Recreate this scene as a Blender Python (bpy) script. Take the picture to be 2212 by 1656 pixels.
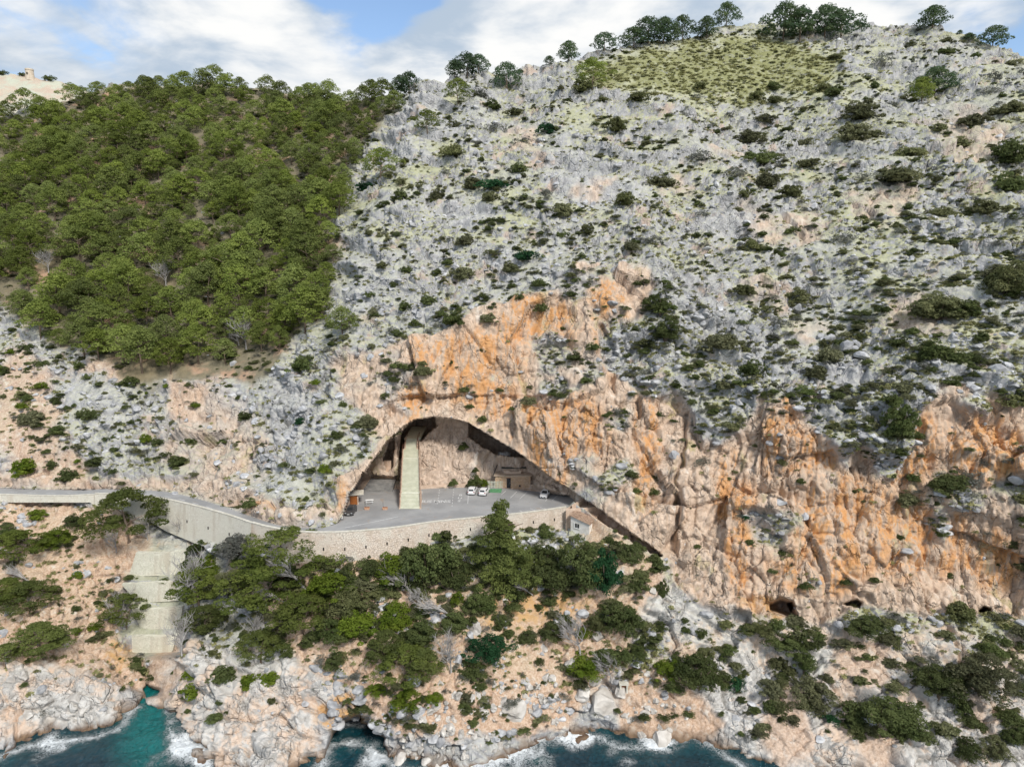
import bpy, bmesh, math, random
import numpy as np
from mathutils import Vector, Matrix, noise as mnoise

# ------------------------------------------------------------------ camera, sky, sun, exposure
for o in list(bpy.data.objects):
    bpy.data.objects.remove(o)
SC = bpy.context.scene
COL = SC.collection
PITCH = math.radians(9.0); CP, SP = math.cos(PITCH), math.sin(PITCH)
HC = 80.0                                   # camera height above the sea
F, CX, CY = 1474.0, 1105.5, 828.0           # survey grid: 2211 x 1656, focal length in the same units
cam = bpy.data.cameras.new('camera'); cam.lens = 24.0; cam.sensor_width = 36.0
cam.clip_start = 0.5; cam.clip_end = 20000
camo = bpy.data.objects.new('camera', cam); COL.objects.link(camo)
camo.location = (0, 0, HC); camo.rotation_euler = (math.radians(90) - PITCH, 0, 0)
SC.camera = camo

SUN = Vector((0.40, -0.74, 0.82)).normalized()
EL = math.asin(SUN.z); AZ = math.atan2(SUN.x, SUN.y)
sl = bpy.data.lights.new('sun', 'SUN'); sl.energy = 2.3; sl.angle = math.radians(11.0); sl.color = (1, 0.95, 0.87)
so = bpy.data.objects.new('sun', sl); COL.objects.link(so)
so.rotation_euler = SUN.to_track_quat('Z', 'Y').to_euler(); so.location = (120, -60, 260)

def L(nt, a, b): nt.links.new(a, b)
def nd(nt, t, **kw):
    n = nt.nodes.new(t)
    for k, v in kw.items():
        if k.startswith('i_'):
            n.inputs[k[2:].replace('_', ' ')].default_value = v
        else: setattr(n, k, v)
    return n
def val(nt, sock, v):
    if isinstance(v, bpy.types.NodeSocket): L(nt, v, sock)
    else: sock.default_value = v
def mth(nt, op, a, b=0.0, clamp=False):
    n = nd(nt, 'ShaderNodeMath', operation=op, use_clamp=clamp)
    val(nt, n.inputs[0], a); val(nt, n.inputs[1], b); return n.outputs[0]
def mixc(nt, f, a, b, mode='MIX'):
    n = nd(nt, 'ShaderNodeMix', data_type='RGBA', blend_type=mode)
    val(nt, n.inputs[0], f)
    for s, v in ((n.inputs[6], a), (n.inputs[7], b)):
        if isinstance(v, (tuple, list)): v = tuple(v) + (1,) if len(v) == 3 else v
        val(nt, s, v)
    return n.outputs[2]
def sstep(nt, x, lo, hi):
    n = nd(nt, 'ShaderNodeMapRange', interpolation_type='SMOOTHSTEP', clamp=True)
    val(nt, n.inputs[0], x); n.inputs[1].default_value = lo; n.inputs[2].default_value = hi
    return n.outputs[0]
def noise(nt, vec, scale, detail=3.0, rough=0.55, dist=0.0, dim='3D'):
    n = nd(nt, 'ShaderNodeTexNoise', noise_dimensions=dim)
    if vec is not None: L(nt, vec, n.inputs['Vector'])
    n.inputs['Scale'].default_value = scale; n.inputs['Detail'].default_value = detail
    n.inputs['Roughness'].default_value = rough; n.inputs['Distortion'].default_value = dist
    return n.outputs[0]
def mapv(nt, vec, scale=(1, 1, 1), loc=(0, 0, 0)):
    n = nd(nt, 'ShaderNodeMapping'); L(nt, vec, n.inputs[0])
    n.inputs['Scale'].default_value = scale; n.inputs['Location'].default_value = loc
    return n.outputs[0]

wd = bpy.data.worlds.new('World'); SC.world = wd; wd.use_nodes = True
nt = wd.node_tree; nt.nodes.clear()
sky = nd(nt, 'ShaderNodeTexSky', sky_type='NISHITA', sun_disc=False)
sky.sun_elevation = EL; sky.sun_rotation = AZ; sky.altitude = 80; sky.dust_density = 0.6; sky.ozone_density = 1.6
tc = nd(nt, 'ShaderNodeTexCoord')
bg1 = nd(nt, 'ShaderNodeBackground'); L(nt, sky.outputs[0], bg1.inputs[0]); bg1.inputs[1].default_value = 0.115
cv = mapv(nt, tc.outputs['Generated'], (1.0, 1.0, 2.1), (2.3, 0.4, 1.7))
cn = noise(nt, cv, 3.4, 9, 0.56, 0.35)
cn2 = noise(nt, mapv(nt, tc.outputs['Generated'], (1, 1, 2.4), (7.1, 3.3, 0.2)), 5.0, 6, 0.55, 0.3)
def lobe(u, v, r0, r1):
    a = (u - CX) / F; b = (CY - v) / F
    d = Vector((a, CP + b * SP, b * CP - SP)).normalized()
    n = nd(nt, 'ShaderNodeVectorMath', operation='DOT_PRODUCT')
    L(nt, tc.outputs['Generated'], n.inputs[0]); n.inputs[1].default_value = d
    return sstep(nt, n.outputs['Value'], math.cos(math.radians(r1)), math.cos(math.radians(r0)))
field = cn
for (u, v, r0, r1, k) in ((830, -30, 0, 9, -0.17), (720, 40, 0, 6, -0.12), (900, 40, 0, 4.5, -0.08), (2230, 10, 0, 12, -0.16), (1150, 70, 0, 9, 0.12), (1500, 30, 0, 13, 0.13), (330, 80, 0, 14, 0.10), (860, 140, 0, 7, 0.12), (120, 30, 0, 9, -0.07), (640, 150, 0, 8, 0.16), (800, 165, 0, 7, 0.16), (980, 130, 0, 7, 0.18), (1090, 30, 0, 6, 0.16), (520, 40, 0, 6, 0.10)):
    field = mth(nt, 'ADD', field, mth(nt, 'MULTIPLY', lobe(u, v, r0, r1), k))
cm = mth(nt, 'MULTIPLY', sstep(nt, field, 0.39, 0.49), mth(nt, 'ADD', 0.80, mth(nt, 'MULTIPLY', sstep(nt, field, 0.44, 0.56), 0.2)))
shade = sstep(nt, mth(nt, 'ADD', mth(nt, 'MULTIPLY', cn2, 0.7), mth(nt, 'MULTIPLY', field, 0.3)), 0.45, 0.63)
ccol = mixc(nt, shade, (0.43, 0.52, 0.63), (0.88, 0.88, 0.87))
bg2 = nd(nt, 'ShaderNodeBackground'); L(nt, ccol, bg2.inputs[0]); bg2.inputs[1].default_value = 0.70
ms = nd(nt, 'ShaderNodeMixShader'); L(nt, cm, ms.inputs[0]); L(nt, bg1.outputs[0], ms.inputs[1]); L(nt, bg2.outputs[0], ms.inputs[2])
wo = nd(nt, 'ShaderNodeOutputWorld'); L(nt, ms.outputs[0], wo.inputs[0])
SC.view_settings.view_transform = 'Standard'; SC.view_settings.look = 'None'
SC.view_settings.gamma = 1.0; SC.view_settings.use_curve_mapping = False
SC.view_settings.exposure = 0.70

# ------------------------------------------------------------------ survey helpers
def T_of(v):
    b = (CY - np.asarray(v, float)) / F
    return (b * CP - SP) / (CP + b * SP)
def at(u, v, Y):
    """world point seen in direction (u, v) of the survey grid at northing Y"""
    a = (u - CX) / F; b = (CY - v) / F
    t = Y / (CP + b * SP)
    return Vector((a * t, Y, HC + t * (b * CP - SP)))
def onz(u, v, z):
    return at(u, v, (z - HC) / float(T_of(v)))
def axis_depth(p): return p[1] * CP - (p[2] - HC) * SP
def tag(o, label=None, cat=None, group=None, kind=None):
    if label: o['label'] = label
    if cat: o['category'] = cat
    if group: o['group'] = group
    if kind: o['kind'] = kind
    return o
def empty(name, loc, rz=0.0):
    o = bpy.data.objects.new(name, None); COL.objects.link(o)
    o.location = loc; o.rotation_euler = (0, 0, rz); o.empty_display_size = 0.3
    return o
def link(name, me, parent=None, mat=None):
    o = bpy.data.objects.new(name, me); COL.objects.link(o)
    if parent is not None: o.parent = parent
    if mat is not None and not me.materials: me.materials.append(mat)
    return o
def mesh_np(name, V, Fq, mat=None, smooth=False):
    """V (n,3), Fq (m,k) -> mesh"""
    V = np.ascontiguousarray(V, np.float32); Fq = np.ascontiguousarray(Fq, np.int32)
    me = bpy.data.meshes.new(name); m, k = Fq.shape
    me.vertices.add(len(V)); me.vertices.foreach_set('co', V.ravel())
    me.loops.add(m * k); me.loops.foreach_set('vertex_index', Fq.ravel())
    me.polygons.add(m); me.polygons.foreach_set('loop_start', np.arange(m, dtype=np.int32) * k)
    me.polygons.foreach_set('loop_total', np.full(m, k, np.int32))
    if smooth: me.polygons.foreach_set('use_smooth', np.ones(m, bool))
    me.update(calc_edges=True)
    if mat: me.materials.append(mat)
    return me
class MB:
    """collects simple solids into one mesh"""
    def __init__(s): s.v = []; s.f = []
    def add(s, vs, fs):
        n = len(s.v); s.v += [tuple(p) for p in vs]; s.f += [tuple(i + n for i in f) for f in fs]; return s
    def hexa(s, b, t):
        """prism between bottom ring b and top ring t (same count, counter-clockwise seen from above)"""
        n = len(b)
        fs = [tuple(range(n - 1, -1, -1)), tuple(range(n, 2 * n))] + [(i, (i + 1) % n, n + (i + 1) % n, n + i) for i in range(n)]
        return s.add(list(b) + list(t), fs)
    def box(s, x0, x1, y0, y1, z0, z1):
        return s.hexa([(x0, y0, z0), (x1, y0, z0), (x1, y1, z0), (x0, y1, z0)], [(x0, y0, z1), (x1, y0, z1), (x1, y1, z1), (x0, y1, z1)])
    def tube(s, pts, rads, n=6, cap=True):
        pts = [Vector(p) for p in pts]; rings = []
        for i, p in enumerate(pts):
            d = (pts[min(i + 1, len(pts) - 1)] - pts[max(i - 1, 0)])
            d = d.normalized() if d.length > 1e-6 else Vector((0, 0, 1))
            a = d.orthogonal().normalized() if abs(d.z) > 0.99 else d.cross(Vector((0, 0, 1))).normalized()
            b = d.cross(a); r = rads[i] if isinstance(rads, (list, tuple)) else rads
            rings.append([p + (a * math.cos(6.28318 * k / n) + b * math.sin(6.28318 * k / n)) * r for k in range(n)])
        vs = [q for r in rings for q in r]; fs = []
        for i in range(len(rings) - 1):
            for k in range(n):
                fs.append((i * n + k, i * n + (k + 1) % n, (i + 1) * n + (k + 1) % n, (i + 1) * n + k))
        if cap:
            fs.append(tuple(range(n - 1, -1, -1))); m = (len(rings) - 1) * n; fs.append(tuple(range(m, m + n)))
        return s.add(vs, fs)
    def mesh(s, name, mat=None, smooth=False, fix=True):
        me = bpy.data.meshes.new(name); me.from_pydata(s.v, [], s.f)
        if fix:
            bm = bmesh.new(); bm.from_mesh(me); bmesh.ops.recalc_face_normals(bm, faces=bm.faces); bm.to_mesh(me); bm.free()
        if smooth: me.polygons.foreach_set('use_smooth', np.ones(len(me.polygons), bool))
        me.update()
        if mat: me.materials.append(mat)
        return me
    def build(s, name, mat, parent=None, smooth=False, fix=True):
        return link(name, s.mesh(name, mat, smooth, fix), parent)

# --- numpy noise
def hsh(ix, iy, iz, seed):
    h = (ix.astype(np.uint32) * np.uint32(374761393) + iy.astype(np.uint32) * np.uint32(668265263)
         + iz.astype(np.uint32) * np.uint32(2147483647 - 1274126177) + np.uint32(seed * 974711 % (2**32)))
    h ^= h >> np.uint32(13); h *= np.uint32(1274126177); h ^= h >> np.uint32(16); h *= np.uint32(2246822519); h ^= h >> np.uint32(13)
    return (h & np.uint32(0xffffff)).astype(np.float32) / np.float32(0xffffff)
def vnoise(P, seed=0):
    Fl = np.floor(P); I = Fl.astype(np.int64); f = (P - Fl).astype(np.float32); w = f * f * (3 - 2 * f)
    x, y, z = I[..., 0], I[..., 1], I[..., 2]; out = 0
    for dx in (0, 1):
        wx = w[..., 0] if dx else 1 - w[..., 0]
        for dy in (0, 1):
            wy = w[..., 1] if dy else 1 - w[..., 1]
            for dz in (0, 1):
                wz = w[..., 2] if dz else 1 - w[..., 2]
                out = out + hsh(x + dx, y + dy, z + dz, seed) * (wx * wy * wz)
    return out * 2 - 1
def fbm(P, octv=4, seed=0, gain=0.5):
    a, s, o = 1.0, 0.0, 0
    for k in range(octv):
        o = o + vnoise(P * (2.03 ** k) + 17.3 * k, seed + k) * a; s += a; a *= gain
    return o / s
def worley(P, seed=0):
    Fl = np.floor(P); I = Fl.astype(np.int64); sh = P.shape[:-1]
    f1 = np.full(sh, 9.0, np.float32); f2 = np.full(sh, 9.0, np.float32); idh = np.zeros(sh, np.float32)
    off = np.zeros(sh + (3,), np.float32)
    for dx in (-1, 0, 1):
        for dy in (-1, 0, 1):
            for dz in (-1, 0, 1):
                x, y, z = I[..., 0] + dx, I[..., 1] + dy, I[..., 2] + dz
                r = np.stack([P[..., 0] - x - hsh(x, y, z, seed), P[..., 1] - y - hsh(x, y, z, seed + 1), P[..., 2] - z - hsh(x, y, z, seed + 2)], -1).astype(np.float32)
                d = np.sqrt((r * r).sum(-1)); m = d < f1
                f2 = np.where(m, f1, np.minimum(f2, d)); idh = np.where(m, hsh(x, y, z, seed + 3), idh)
                off = np.where(m[..., None], r, off); f1 = np.where(m, d, f1)
    return f1, f2, idh, off
def blocks(P, seed, tilt=0.9, step=0.55, crack=0.25):
    """faceted rock blocks: every cell has its own height and tilt, cracks between"""
    f1, f2, idh, off = worley(P, seed)
    t = np.stack([np.cos(idh * 40.0), np.sin(idh * 57.0), np.cos(idh * 91.0 + 1)], -1)
    return (off * t).sum(-1) * tilt + (idh - 0.5) * 2 * step - crack * np.clip(1 - (f2 - f1) / 0.14, 0, 1)
def sm(x, a, b):
    t = np.clip((x - a) / (b - a), 0, 1); return t * t * (3 - 2 * t)
def inpoly(U, V, poly):
    c = np.zeros(U.shape, bool); n = len(poly)
    for i in range(n):
        x1, y1 = poly[i]; x2, y2 = poly[(i + 1) % n]
        if y1 == y2: continue
        m = (y1 > V) != (y2 > V)
        c ^= m & (U < (x2 - x1) * (V - y1) / (y2 - y1) + x1)
    return c
def sdpoly(U, V, poly):
    """signed distance, positive inside"""
    d = np.full(U.shape, 1e9); n = len(poly)
    for i in range(n):
        a = np.array(poly[i], float); b = np.array(poly[(i + 1) % n], float); e = b - a
        t = np.clip(((U - a[0]) * e[0] + (V - a[1]) * e[1]) / (e @ e + 1e-9), 0, 1)
        d = np.minimum(d, (U - a[0] - t * e[0]) ** 2 + (V - a[1] - t * e[1]) ** 2)
    d = np.sqrt(d); return np.where(inpoly(U, V, poly), d, -d)

# ------------------------------------------------------------------ materials
def new_mat(name):
    m = bpy.data.materials.new(name); m.use_nodes = True
    nt = m.node_tree; nt.nodes.clear()
    out = nd(nt, 'ShaderNodeOutputMaterial'); bs = nd(nt, 'ShaderNodeBsdfPrincipled')
    L(nt, bs.outputs[0], out.inputs[0]); bs.inputs['Roughness'].default_value = 0.9
    bs.inputs['Specular IOR Level'].default_value = 0.15
    return m, nt, bs, out
def bump(nt, bs, h, strength, dist):
    b = nd(nt, 'ShaderNodeBump'); b.inputs['Strength'].default_value = strength; b.inputs['Distance'].default_value = dist
    L(nt, h, b.inputs['Height']); L(nt, b.outputs[0], bs.inputs['Normal'])
def mat_plain(name, c1, c2, scale=2.0, rough=0.85, spec=0.15, metal=0.0, bumpd=0.0, objrand=0.0, stretch=(1, 1, 1), lo=0.35, hi=0.65):
    m, nt, bs, _ = new_mat(name)
    tc = nd(nt, 'ShaderNodeTexCoord'); vec = mapv(nt, tc.outputs['Object'], stretch)
    n = noise(nt, vec, scale, 5, 0.6); f = sstep(nt, n, lo, hi)
    c = mixc(nt, f, c1, c2)
    if objrand:
        oi = nd(nt, 'ShaderNodeObjectInfo')
        k = mth(nt, 'ADD', mth(nt, 'MULTIPLY', oi.outputs['Random'], 2 * objrand), 1 - objrand)
        c = mixc(nt, 1.0, c, nd_gray(nt, k), 'MULTIPLY')
    L(nt, c, bs.inputs['Base Color']); bs.inputs['Roughness'].default_value = rough
    bs.inputs['Specular IOR Level'].default_value = spec; bs.inputs['Metallic'].default_value = metal
    if bumpd: bump(nt, bs, noise(nt, vec, scale * 4, 4), 0.6, bumpd)
    return m
def nd_gray(nt, s):
    c = nd(nt, 'ShaderNodeCombineColor')
    for i in range(3): L(nt, s, c.inputs[i])
    return c.outputs[0]

def mat_terrain():
    m, nt, bs, _ = new_mat('hillside_rock')
    tc = nd(nt, 'ShaderNodeTexCoord'); P = tc.outputs['Object']
    za = nd(nt, 'ShaderNodeAttribute', attribute_name='zone_a'); zb = nd(nt, 'ShaderNodeAttribute', attribute_name='zone_b')
    sa = nd(nt, 'ShaderNodeSeparateColor'); L(nt, za.outputs['Color'], sa.inputs[0])
    sb = nd(nt, 'ShaderNodeSeparateColor'); L(nt, zb.outputs['Color'], sb.inputs[0])
    warm, stain, grass, soil = sa.outputs[0], sa.outputs[1], sa.outputs[2], za.outputs['Alpha']
    white, wet, floor_, ochre = sb.outputs[0], sb.outputs[1], sb.outputs[2], zb.outputs['Alpha']
    geo = nd(nt, 'ShaderNodeNewGeometry'); sn = nd(nt, 'ShaderNodeSeparateXYZ'); L(nt, geo.outputs['True Normal'], sn.inputs[0])
    n1 = noise(nt, P, 0.11, 5, 0.6); n2 = noise(nt, P, 0.6, 5, 0.62); n3 = noise(nt, P, 2.6, 4, 0.65)
    Ps = mapv(nt, P, (1, 1, 0.13)); s1 = noise(nt, Ps, 0.30, 5, 0.6, 0.6); s2 = noise(nt, Ps, 1.1, 4, 0.6, 0.4)
    # grey karst limestone
    grey = mixc(nt, sstep(nt, n2, 0.3, 0.7), (0.295, 0.295, 0.305), (0.49, 0.488, 0.49))
    grey = mixc(nt, sstep(nt, n3, 0.52, 0.75), grey, (0.66, 0.655, 0.65))
    grey = mixc(nt, mth(nt, 'MULTIPLY', sstep(nt, n1, 0.57, 0.66), 0.6), grey, (0.55, 0.40, 0.30))
    # warm bare cliff
    wc = mixc(nt, sstep(nt, s2, 0.3, 0.7), (0.44, 0.325, 0.24), (0.66, 0.52, 0.41))
    wc = mixc(nt, sstep(nt, s1, 0.58, 0.70), wc, (0.70, 0.61, 0.52))
    wc = mixc(nt, mth(nt, 'MULTIPLY', sstep(nt, noise(nt, mapv(nt, P, (1, 1, .2), (31, 7, 3)), 0.22, 4), 0.60, 0.70), 0.55), wc, (0.42, 0.37, 0.17))
    col = mixc(nt, warm, grey, wc)
    # rusty iron stains, running down the face
    sf = mth(nt, 'MULTIPLY', stain, sstep(nt, mth(nt, 'ADD', mth(nt, 'MULTIPLY', s1, 0.55), mth(nt, 'MULTIPLY', s2, 0.45)), 0.43, 0.56))
    oc = mixc(nt, n2, (0.50, 0.22, 0.07), (0.68, 0.38, 0.17))
    sf = mth(nt, 'MULTIPLY', sf, sstep(nt, noise(nt, mapv(nt, P, (1, 1, .6), (3, 9, 1)), 0.45, 5, 0.65), 0.30, 0.50))
    col = mixc(nt, mth(nt, 'MULTIPLY', sf, 0.95), col, oc)
    dk = mth(nt, 'MULTIPLY', warm, sstep(nt, noise(nt, mapv(nt, P, (1, 1, 0.09), (11, 5, 8)), 0.55, 5, 0.65, 0.3), 0.55, 0.69))
    col = mixc(nt, mth(nt, 'MULTIPLY', dk, 0.62), col, (0.25, 0.215, 0.19))
    # sea cliffs
    wh = mixc(nt, sstep(nt, n2, 0.35, 0.65), (0.42, 0.40, 0.375), (0.62, 0.605, 0.58))
    wh = mixc(nt, mth(nt, 'MULTIPLY', sstep(nt, mth(nt, 'ADD', mth(nt, 'MULTIPLY', n1, 0.6), mth(nt, 'MULTIPLY', n2, 0.4)), 0.47, 0.58), 0.85), wh, (0.62, 0.47, 0.36))
    col = mixc(nt, white, col, wh)
    # soil and rubble
    sc_ = mixc(nt, sstep(nt, n3, 0.35, 0.65), (0.43, 0.29, 0.20), (0.62, 0.47, 0.36))
    sc_ = mixc(nt, sstep(nt, n2, 0.55, 0.7), sc_, (0.64, 0.56, 0.48))
    col = mixc(nt, mth(nt, 'MULTIPLY', soil, sstep(nt, mth(nt, 'ADD', n2, mth(nt, 'MULTIPLY', soil, 0.35)), 0.45, 0.62)), col, sc_)
    col = mixc(nt, mth(nt, 'MULTIPLY', ochre, sstep(nt, n2, 0.35, 0.6)), col, (0.56, 0.33, 0.15))
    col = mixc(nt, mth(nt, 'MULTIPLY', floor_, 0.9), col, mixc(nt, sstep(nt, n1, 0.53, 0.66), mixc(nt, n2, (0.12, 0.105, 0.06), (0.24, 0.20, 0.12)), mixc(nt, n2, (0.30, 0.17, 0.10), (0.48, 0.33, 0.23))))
    # dry grass on the flatter ledges
    gf = mth(nt, 'MULTIPLY', grass, sstep(nt, mth(nt, 'ADD', n3, mth(nt, 'ADD', mth(nt, 'MULTIPLY', n2, 0.8), mth(nt, 'MULTIPLY', sn.outputs[2], 0.45))), 0.98, 1.21), clamp=True)
    gc = mixc(nt, n2, (0.26, 0.27, 0.13), (0.52, 0.515, 0.335))
    col = mixc(nt, gf, col, gc)
    col = mixc(nt, mth(nt, 'MULTIPLY', sstep(nt, grass, 0.88, 1.0), sstep(nt, n2, 0.34, 0.56)), col, mixc(nt, n3, (0.14, 0.155, 0.055), (0.34, 0.33, 0.17)))
    # wave-washed band
    col = mixc(nt, wet, col, mixc(nt, n2, (0.075, 0.05, 0.05), (0.27, 0.18, 0.10)))
    L(nt, col, bs.inputs['Base Color']); bs.inputs['Roughness'].default_value = 0.95
    wv = nd(nt, 'ShaderNodeVectorMath', operation='ADD'); L(nt, P, wv.inputs[0])
    nz = nd(nt, 'ShaderNodeTexNoise'); L(nt, P, nz.inputs['Vector']); nz.inputs['Scale'].default_value = 0.5; nz.inputs['Detail'].default_value = 3
    sc3 = nd(nt, 'ShaderNodeVectorMath', operation='SCALE'); L(nt, nz.outputs['Color'], sc3.inputs[0]); sc3.inputs['Scale'].default_value = 1.6; L(nt, sc3.outputs[0], wv.inputs[1])
    ck = 0.0
    for scl, st, wd, k in ((0.36, 0.55, 0.07, 1.0), (0.95, 0.7, 0.10, 0.35)):
        vo = nd(nt, 'ShaderNodeTexVoronoi', feature='DISTANCE_TO_EDGE'); L(nt, mapv(nt, wv.outputs[0], (1, 1, st)), vo.inputs['Vector']); vo.inputs['Scale'].default_value = scl
        e = mth(nt, 'MULTIPLY', sstep(nt, vo.outputs['Distance'], 0.0, wd), k); ck = e if isinstance(ck, float) else mth(nt, 'ADD', ck, e)
    bare = mth(nt, 'SUBTRACT', 1.0, mth(nt, 'MAXIMUM', gf, mth(nt, 'MULTIPLY', soil, 0.8)), clamp=True)
    h = mth(nt, 'ADD', mth(nt, 'MULTIPLY', n3, 0.45), mth(nt, 'ADD', mth(nt, 'MULTIPLY', noise(nt, P, 7.0, 3, 0.6), 0.4), mth(nt, 'MULTIPLY', ck, mth(nt, 'MULTIPLY', mth(nt, 'MULTIPLY', bare, mth(nt, 'SUBTRACT', 1.0, floor_, clamp=True)), mth(nt, 'MULTIPLY', sstep(nt, noise(nt, P, 0.19, 3, 0.6), 0.40, 0.62), 1.1)))))
    bump(nt, bs, h, 1.0, 0.27)
    return m
M = {}
M['terrain'] = mat_terrain()

# ------------------------------------------------------------------ the hillside
NU, NV = 1130, 830
US = np.linspace(-280, 2490, NU)
CREST = [(-280, 250), (0, 262), (60, 247), (190, 217), (260, 200), (330, 190), (460, 190), (560, 196), (640, 212), (740, 220), (800, 206), (850, 196), (960, 177), (1040, 166), (1100, 158), (1190, 150),
         (1240, 131), (1300, 122), (1350, 106), (1450, 88), (1560, 70), (1680, 54), (1760, 53), (1850, 53), (1990, 60), (2080, 82), (2130, 97), (2211, 122), (2490, 215)]
CREST_V = np.interp(US, *zip(*CREST))
VBOT = 1850.0
ROAD_UP = [(-280, 1050), (0, 1053), (110, 1057), (220, 1055), (300, 1057), (360, 1062), (420, 1075), (480, 1093), (540, 1114), (600, 1133), (650, 1139), (700, 1138), (728, 1130)]
LOT_BACK = [(742, 1112), (757, 1086), (775, 1062), (790, 1056), (862, 1056), (905, 1055), (1010, 1051), (1060, 1050), (1088, 1054), (1150, 1060), (1209, 1068), (1228, 1069), (1240, 1080)]
ROAD_LOW = [(-280, 1066), (0, 1070), (120, 1073), (220, 1070), (300, 1074), (360, 1082), (430, 1098), (500, 1118), (560, 1138), (620, 1150), (680, 1155), (760, 1153), (850, 1145), (940, 1132), (1040, 1122), (1130, 1113), (1222, 1100)]
WALL_FOOT = [(-280, 1072), (0, 1077), (200, 1077), (260, 1090), (330, 1112), (360, 1130), (430, 1158), (500, 1178), (560, 1186), (620, 1196), (700, 1205), (760, 1206), (850, 1188), (940, 1165), (1040, 1150), (1130, 1140), (1222, 1130)]
ZR = 30.0
def yroad(v, z=ZR): return (z - HC) / T_of(v)
CP_PTS = {
 -300: [(250, 300), (300, 285), (500, 236), (700, 203), (900, 174), (1000, 162), (1250, 133), (1450, 116), (1600, 107), (1800, 104)],
 0: [(262, 295), (300, 281), (400, 255), (500, 232), (600, 214), (700, 199), (800, 184), (900, 171), (1000, 160), (1150, 143), (1250, 133), (1350, 123), (1440, 115), (1540, 109), (1640, 103.2), (1700, 102), (1850, 98)],
 130: [(1150, 144), (1250, 134.5), (1350, 125), (1440, 117), (1500, 112.5), (1560, 110.5), (1600, 108.5), (1700, 106)],
 250: [(202, 304), (300, 275), (400, 252), (500, 232), (600, 214), (750, 190), (900, 171), (1000, 160), (1150, 145), (1200, 141.5), (1300, 136.5), (1400, 129), (1450, 122), (1480, 118), (1540, 113.7), (1570, 111.3), (1650, 108)],
 335: [(1150, 146), (1450, 125.5), (1500, 121.3), (1560, 118), (1640, 113)],
 405: [(1350, 123), (1400, 118.5), (1480, 113), (1560, 110), (1600, 108), (1640, 104.5), (1700, 102)],
 500: [(190, 302), (300, 270), (400, 248), (500, 228), (600, 210), (700, 194), (800, 180), (900, 166), (1000, 154), (1250, 131), (1320, 125), (1400, 118), (1480, 111.5), (1560, 106.3), (1640, 101.6), (1680, 98.6), (1730, 96.5), (1850, 94)],
 610: [(1560, 106), (1640, 101.6), (1680, 98.6), (1730, 96.5)],
 700: [(216, 296), (300, 272), (400, 245), (500, 218), (600, 195), (700, 181), (800, 168), (900, 155), (1000, 144.5), (1080, 138), (1280, 123), (1350, 118), (1430, 113), (1500, 109), (1580, 105.5), (1640, 103.5), (1720, 102)],
 850: [(197, 272), (300, 244), (400, 217), (500, 195), (600, 178), (700, 166), (780, 159), (850, 155), (920, 150.5), (1250, 126), (1320, 120.5), (1400, 114), (1500, 108), (1580, 105), (1640, 104), (1720, 102)],
 1000: [(172, 277), (200, 266), (300, 236), (400, 211), (500, 190.5), (600, 173), (680, 163), (760, 159.5), (830, 157), (900, 154.5), (1220, 128), (1300, 121.5), (1400, 114), (1500, 108), (1600, 104), (1650, 102.5), (1720, 101), (1850, 97)],
 1150: [(156, 279), (300, 228), (500, 184), (620, 167), (700, 163), (800, 156.5), (880, 153), (960, 149.5), (1220, 129.5), (1300, 124), (1400, 116.5), (1480, 111.5), (1560, 109), (1590, 108.3), (1660, 106)],
 1300: [(124, 283), (200, 255), (300, 225), (400, 201), (500, 181.6), (590, 166), (700, 158), (800, 151), (900, 145), (1000, 140), (1050, 137.5), (1150, 133.5), (1220, 127.5), (1300, 123), (1400, 117), (1480, 113.5), (1560, 111), (1600, 109), (1660, 107), (1850, 99)],
 1450: [(90, 296), (300, 224), (500, 181), (600, 166), (700, 158), (800, 150), (900, 144), (1000, 138.5), (1100, 134), (1200, 130), (1280, 124), (1400, 117.5), (1500, 111.5), (1570, 109), (1600, 107.5), (1660, 105)],
 1700: [(54, 313), (100, 294), (200, 258), (300, 230), (400, 207), (500, 187.5), (600, 171), (700, 157), (800, 145), (860, 137), (950, 132.5), (1050, 129), (1150, 125.5), (1250, 121.5), (1340, 118.5), (1400, 116.2), (1500, 109.3), (1600, 103.3), (1660, 100.2), (1750, 97)],
 1950: [(58, 300), (100, 285), (200, 247), (300, 218), (400, 196), (500, 178), (600, 162), (700, 149), (800, 138), (870, 132), (950, 128.5), (1050, 125.5), (1150, 122.5), (1250, 119.5), (1320, 117), (1400, 113), (1500, 107), (1600, 101.3), (1680, 97.8), (1760, 95)],
 2211: [(122, 262), (200, 234), (300, 206), (400, 184), (500, 166), (600, 151), (700, 139), (790, 131), (900, 126), (1000, 122), (1100, 119.5), (1200, 117.5), (1300, 115), (1400, 110.5), (1500, 105), (1600, 100), (1680, 96.3), (1780, 93)],
 2500: [(215, 212), (300, 194), (500, 156), (700, 131), (800, 124), (1000, 116), (1200, 112), (1400, 106), (1600, 97), (1780, 90)],
}
ctl = [(u, v, y) for u, l in CP_PTS.items() for v, y in l]
ctl += [(740, 1060, 137.3), (780, 980, 142), (830, 930, 149)]
ctl += [(u, v - 5, float(yroad(v)) + 0.5) for u, v in ROAD_UP]
rl = dict(zip(*[(a) for a in zip(*[(u, v) for u, v in ROAD_LOW])]))
ctl += [(u, v + 4, float(yroad(rl.get(u, np.interp(u, *zip(*ROAD_LOW))))) - 0.6) for u, v in WALL_FOOT]
ctl = np.array(ctl, float)
def tps_fit(X, y, lam=2e-4):
    n = len(X); d2 = ((X[:, None] - X[None]) ** 2).sum(-1); K = np.where(d2 > 0, 0.5 * d2 * np.log(d2 + 1e-12), 0) + lam * np.eye(n)
    Pm = np.hstack([np.ones((n, 1)), X]); A = np.zeros((n + 3, n + 3)); A[:n, :n] = K; A[:n, n:] = Pm; A[n:, :n] = Pm.T
    return np.linalg.solve(A, np.concatenate([y, np.zeros(3)]))
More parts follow.
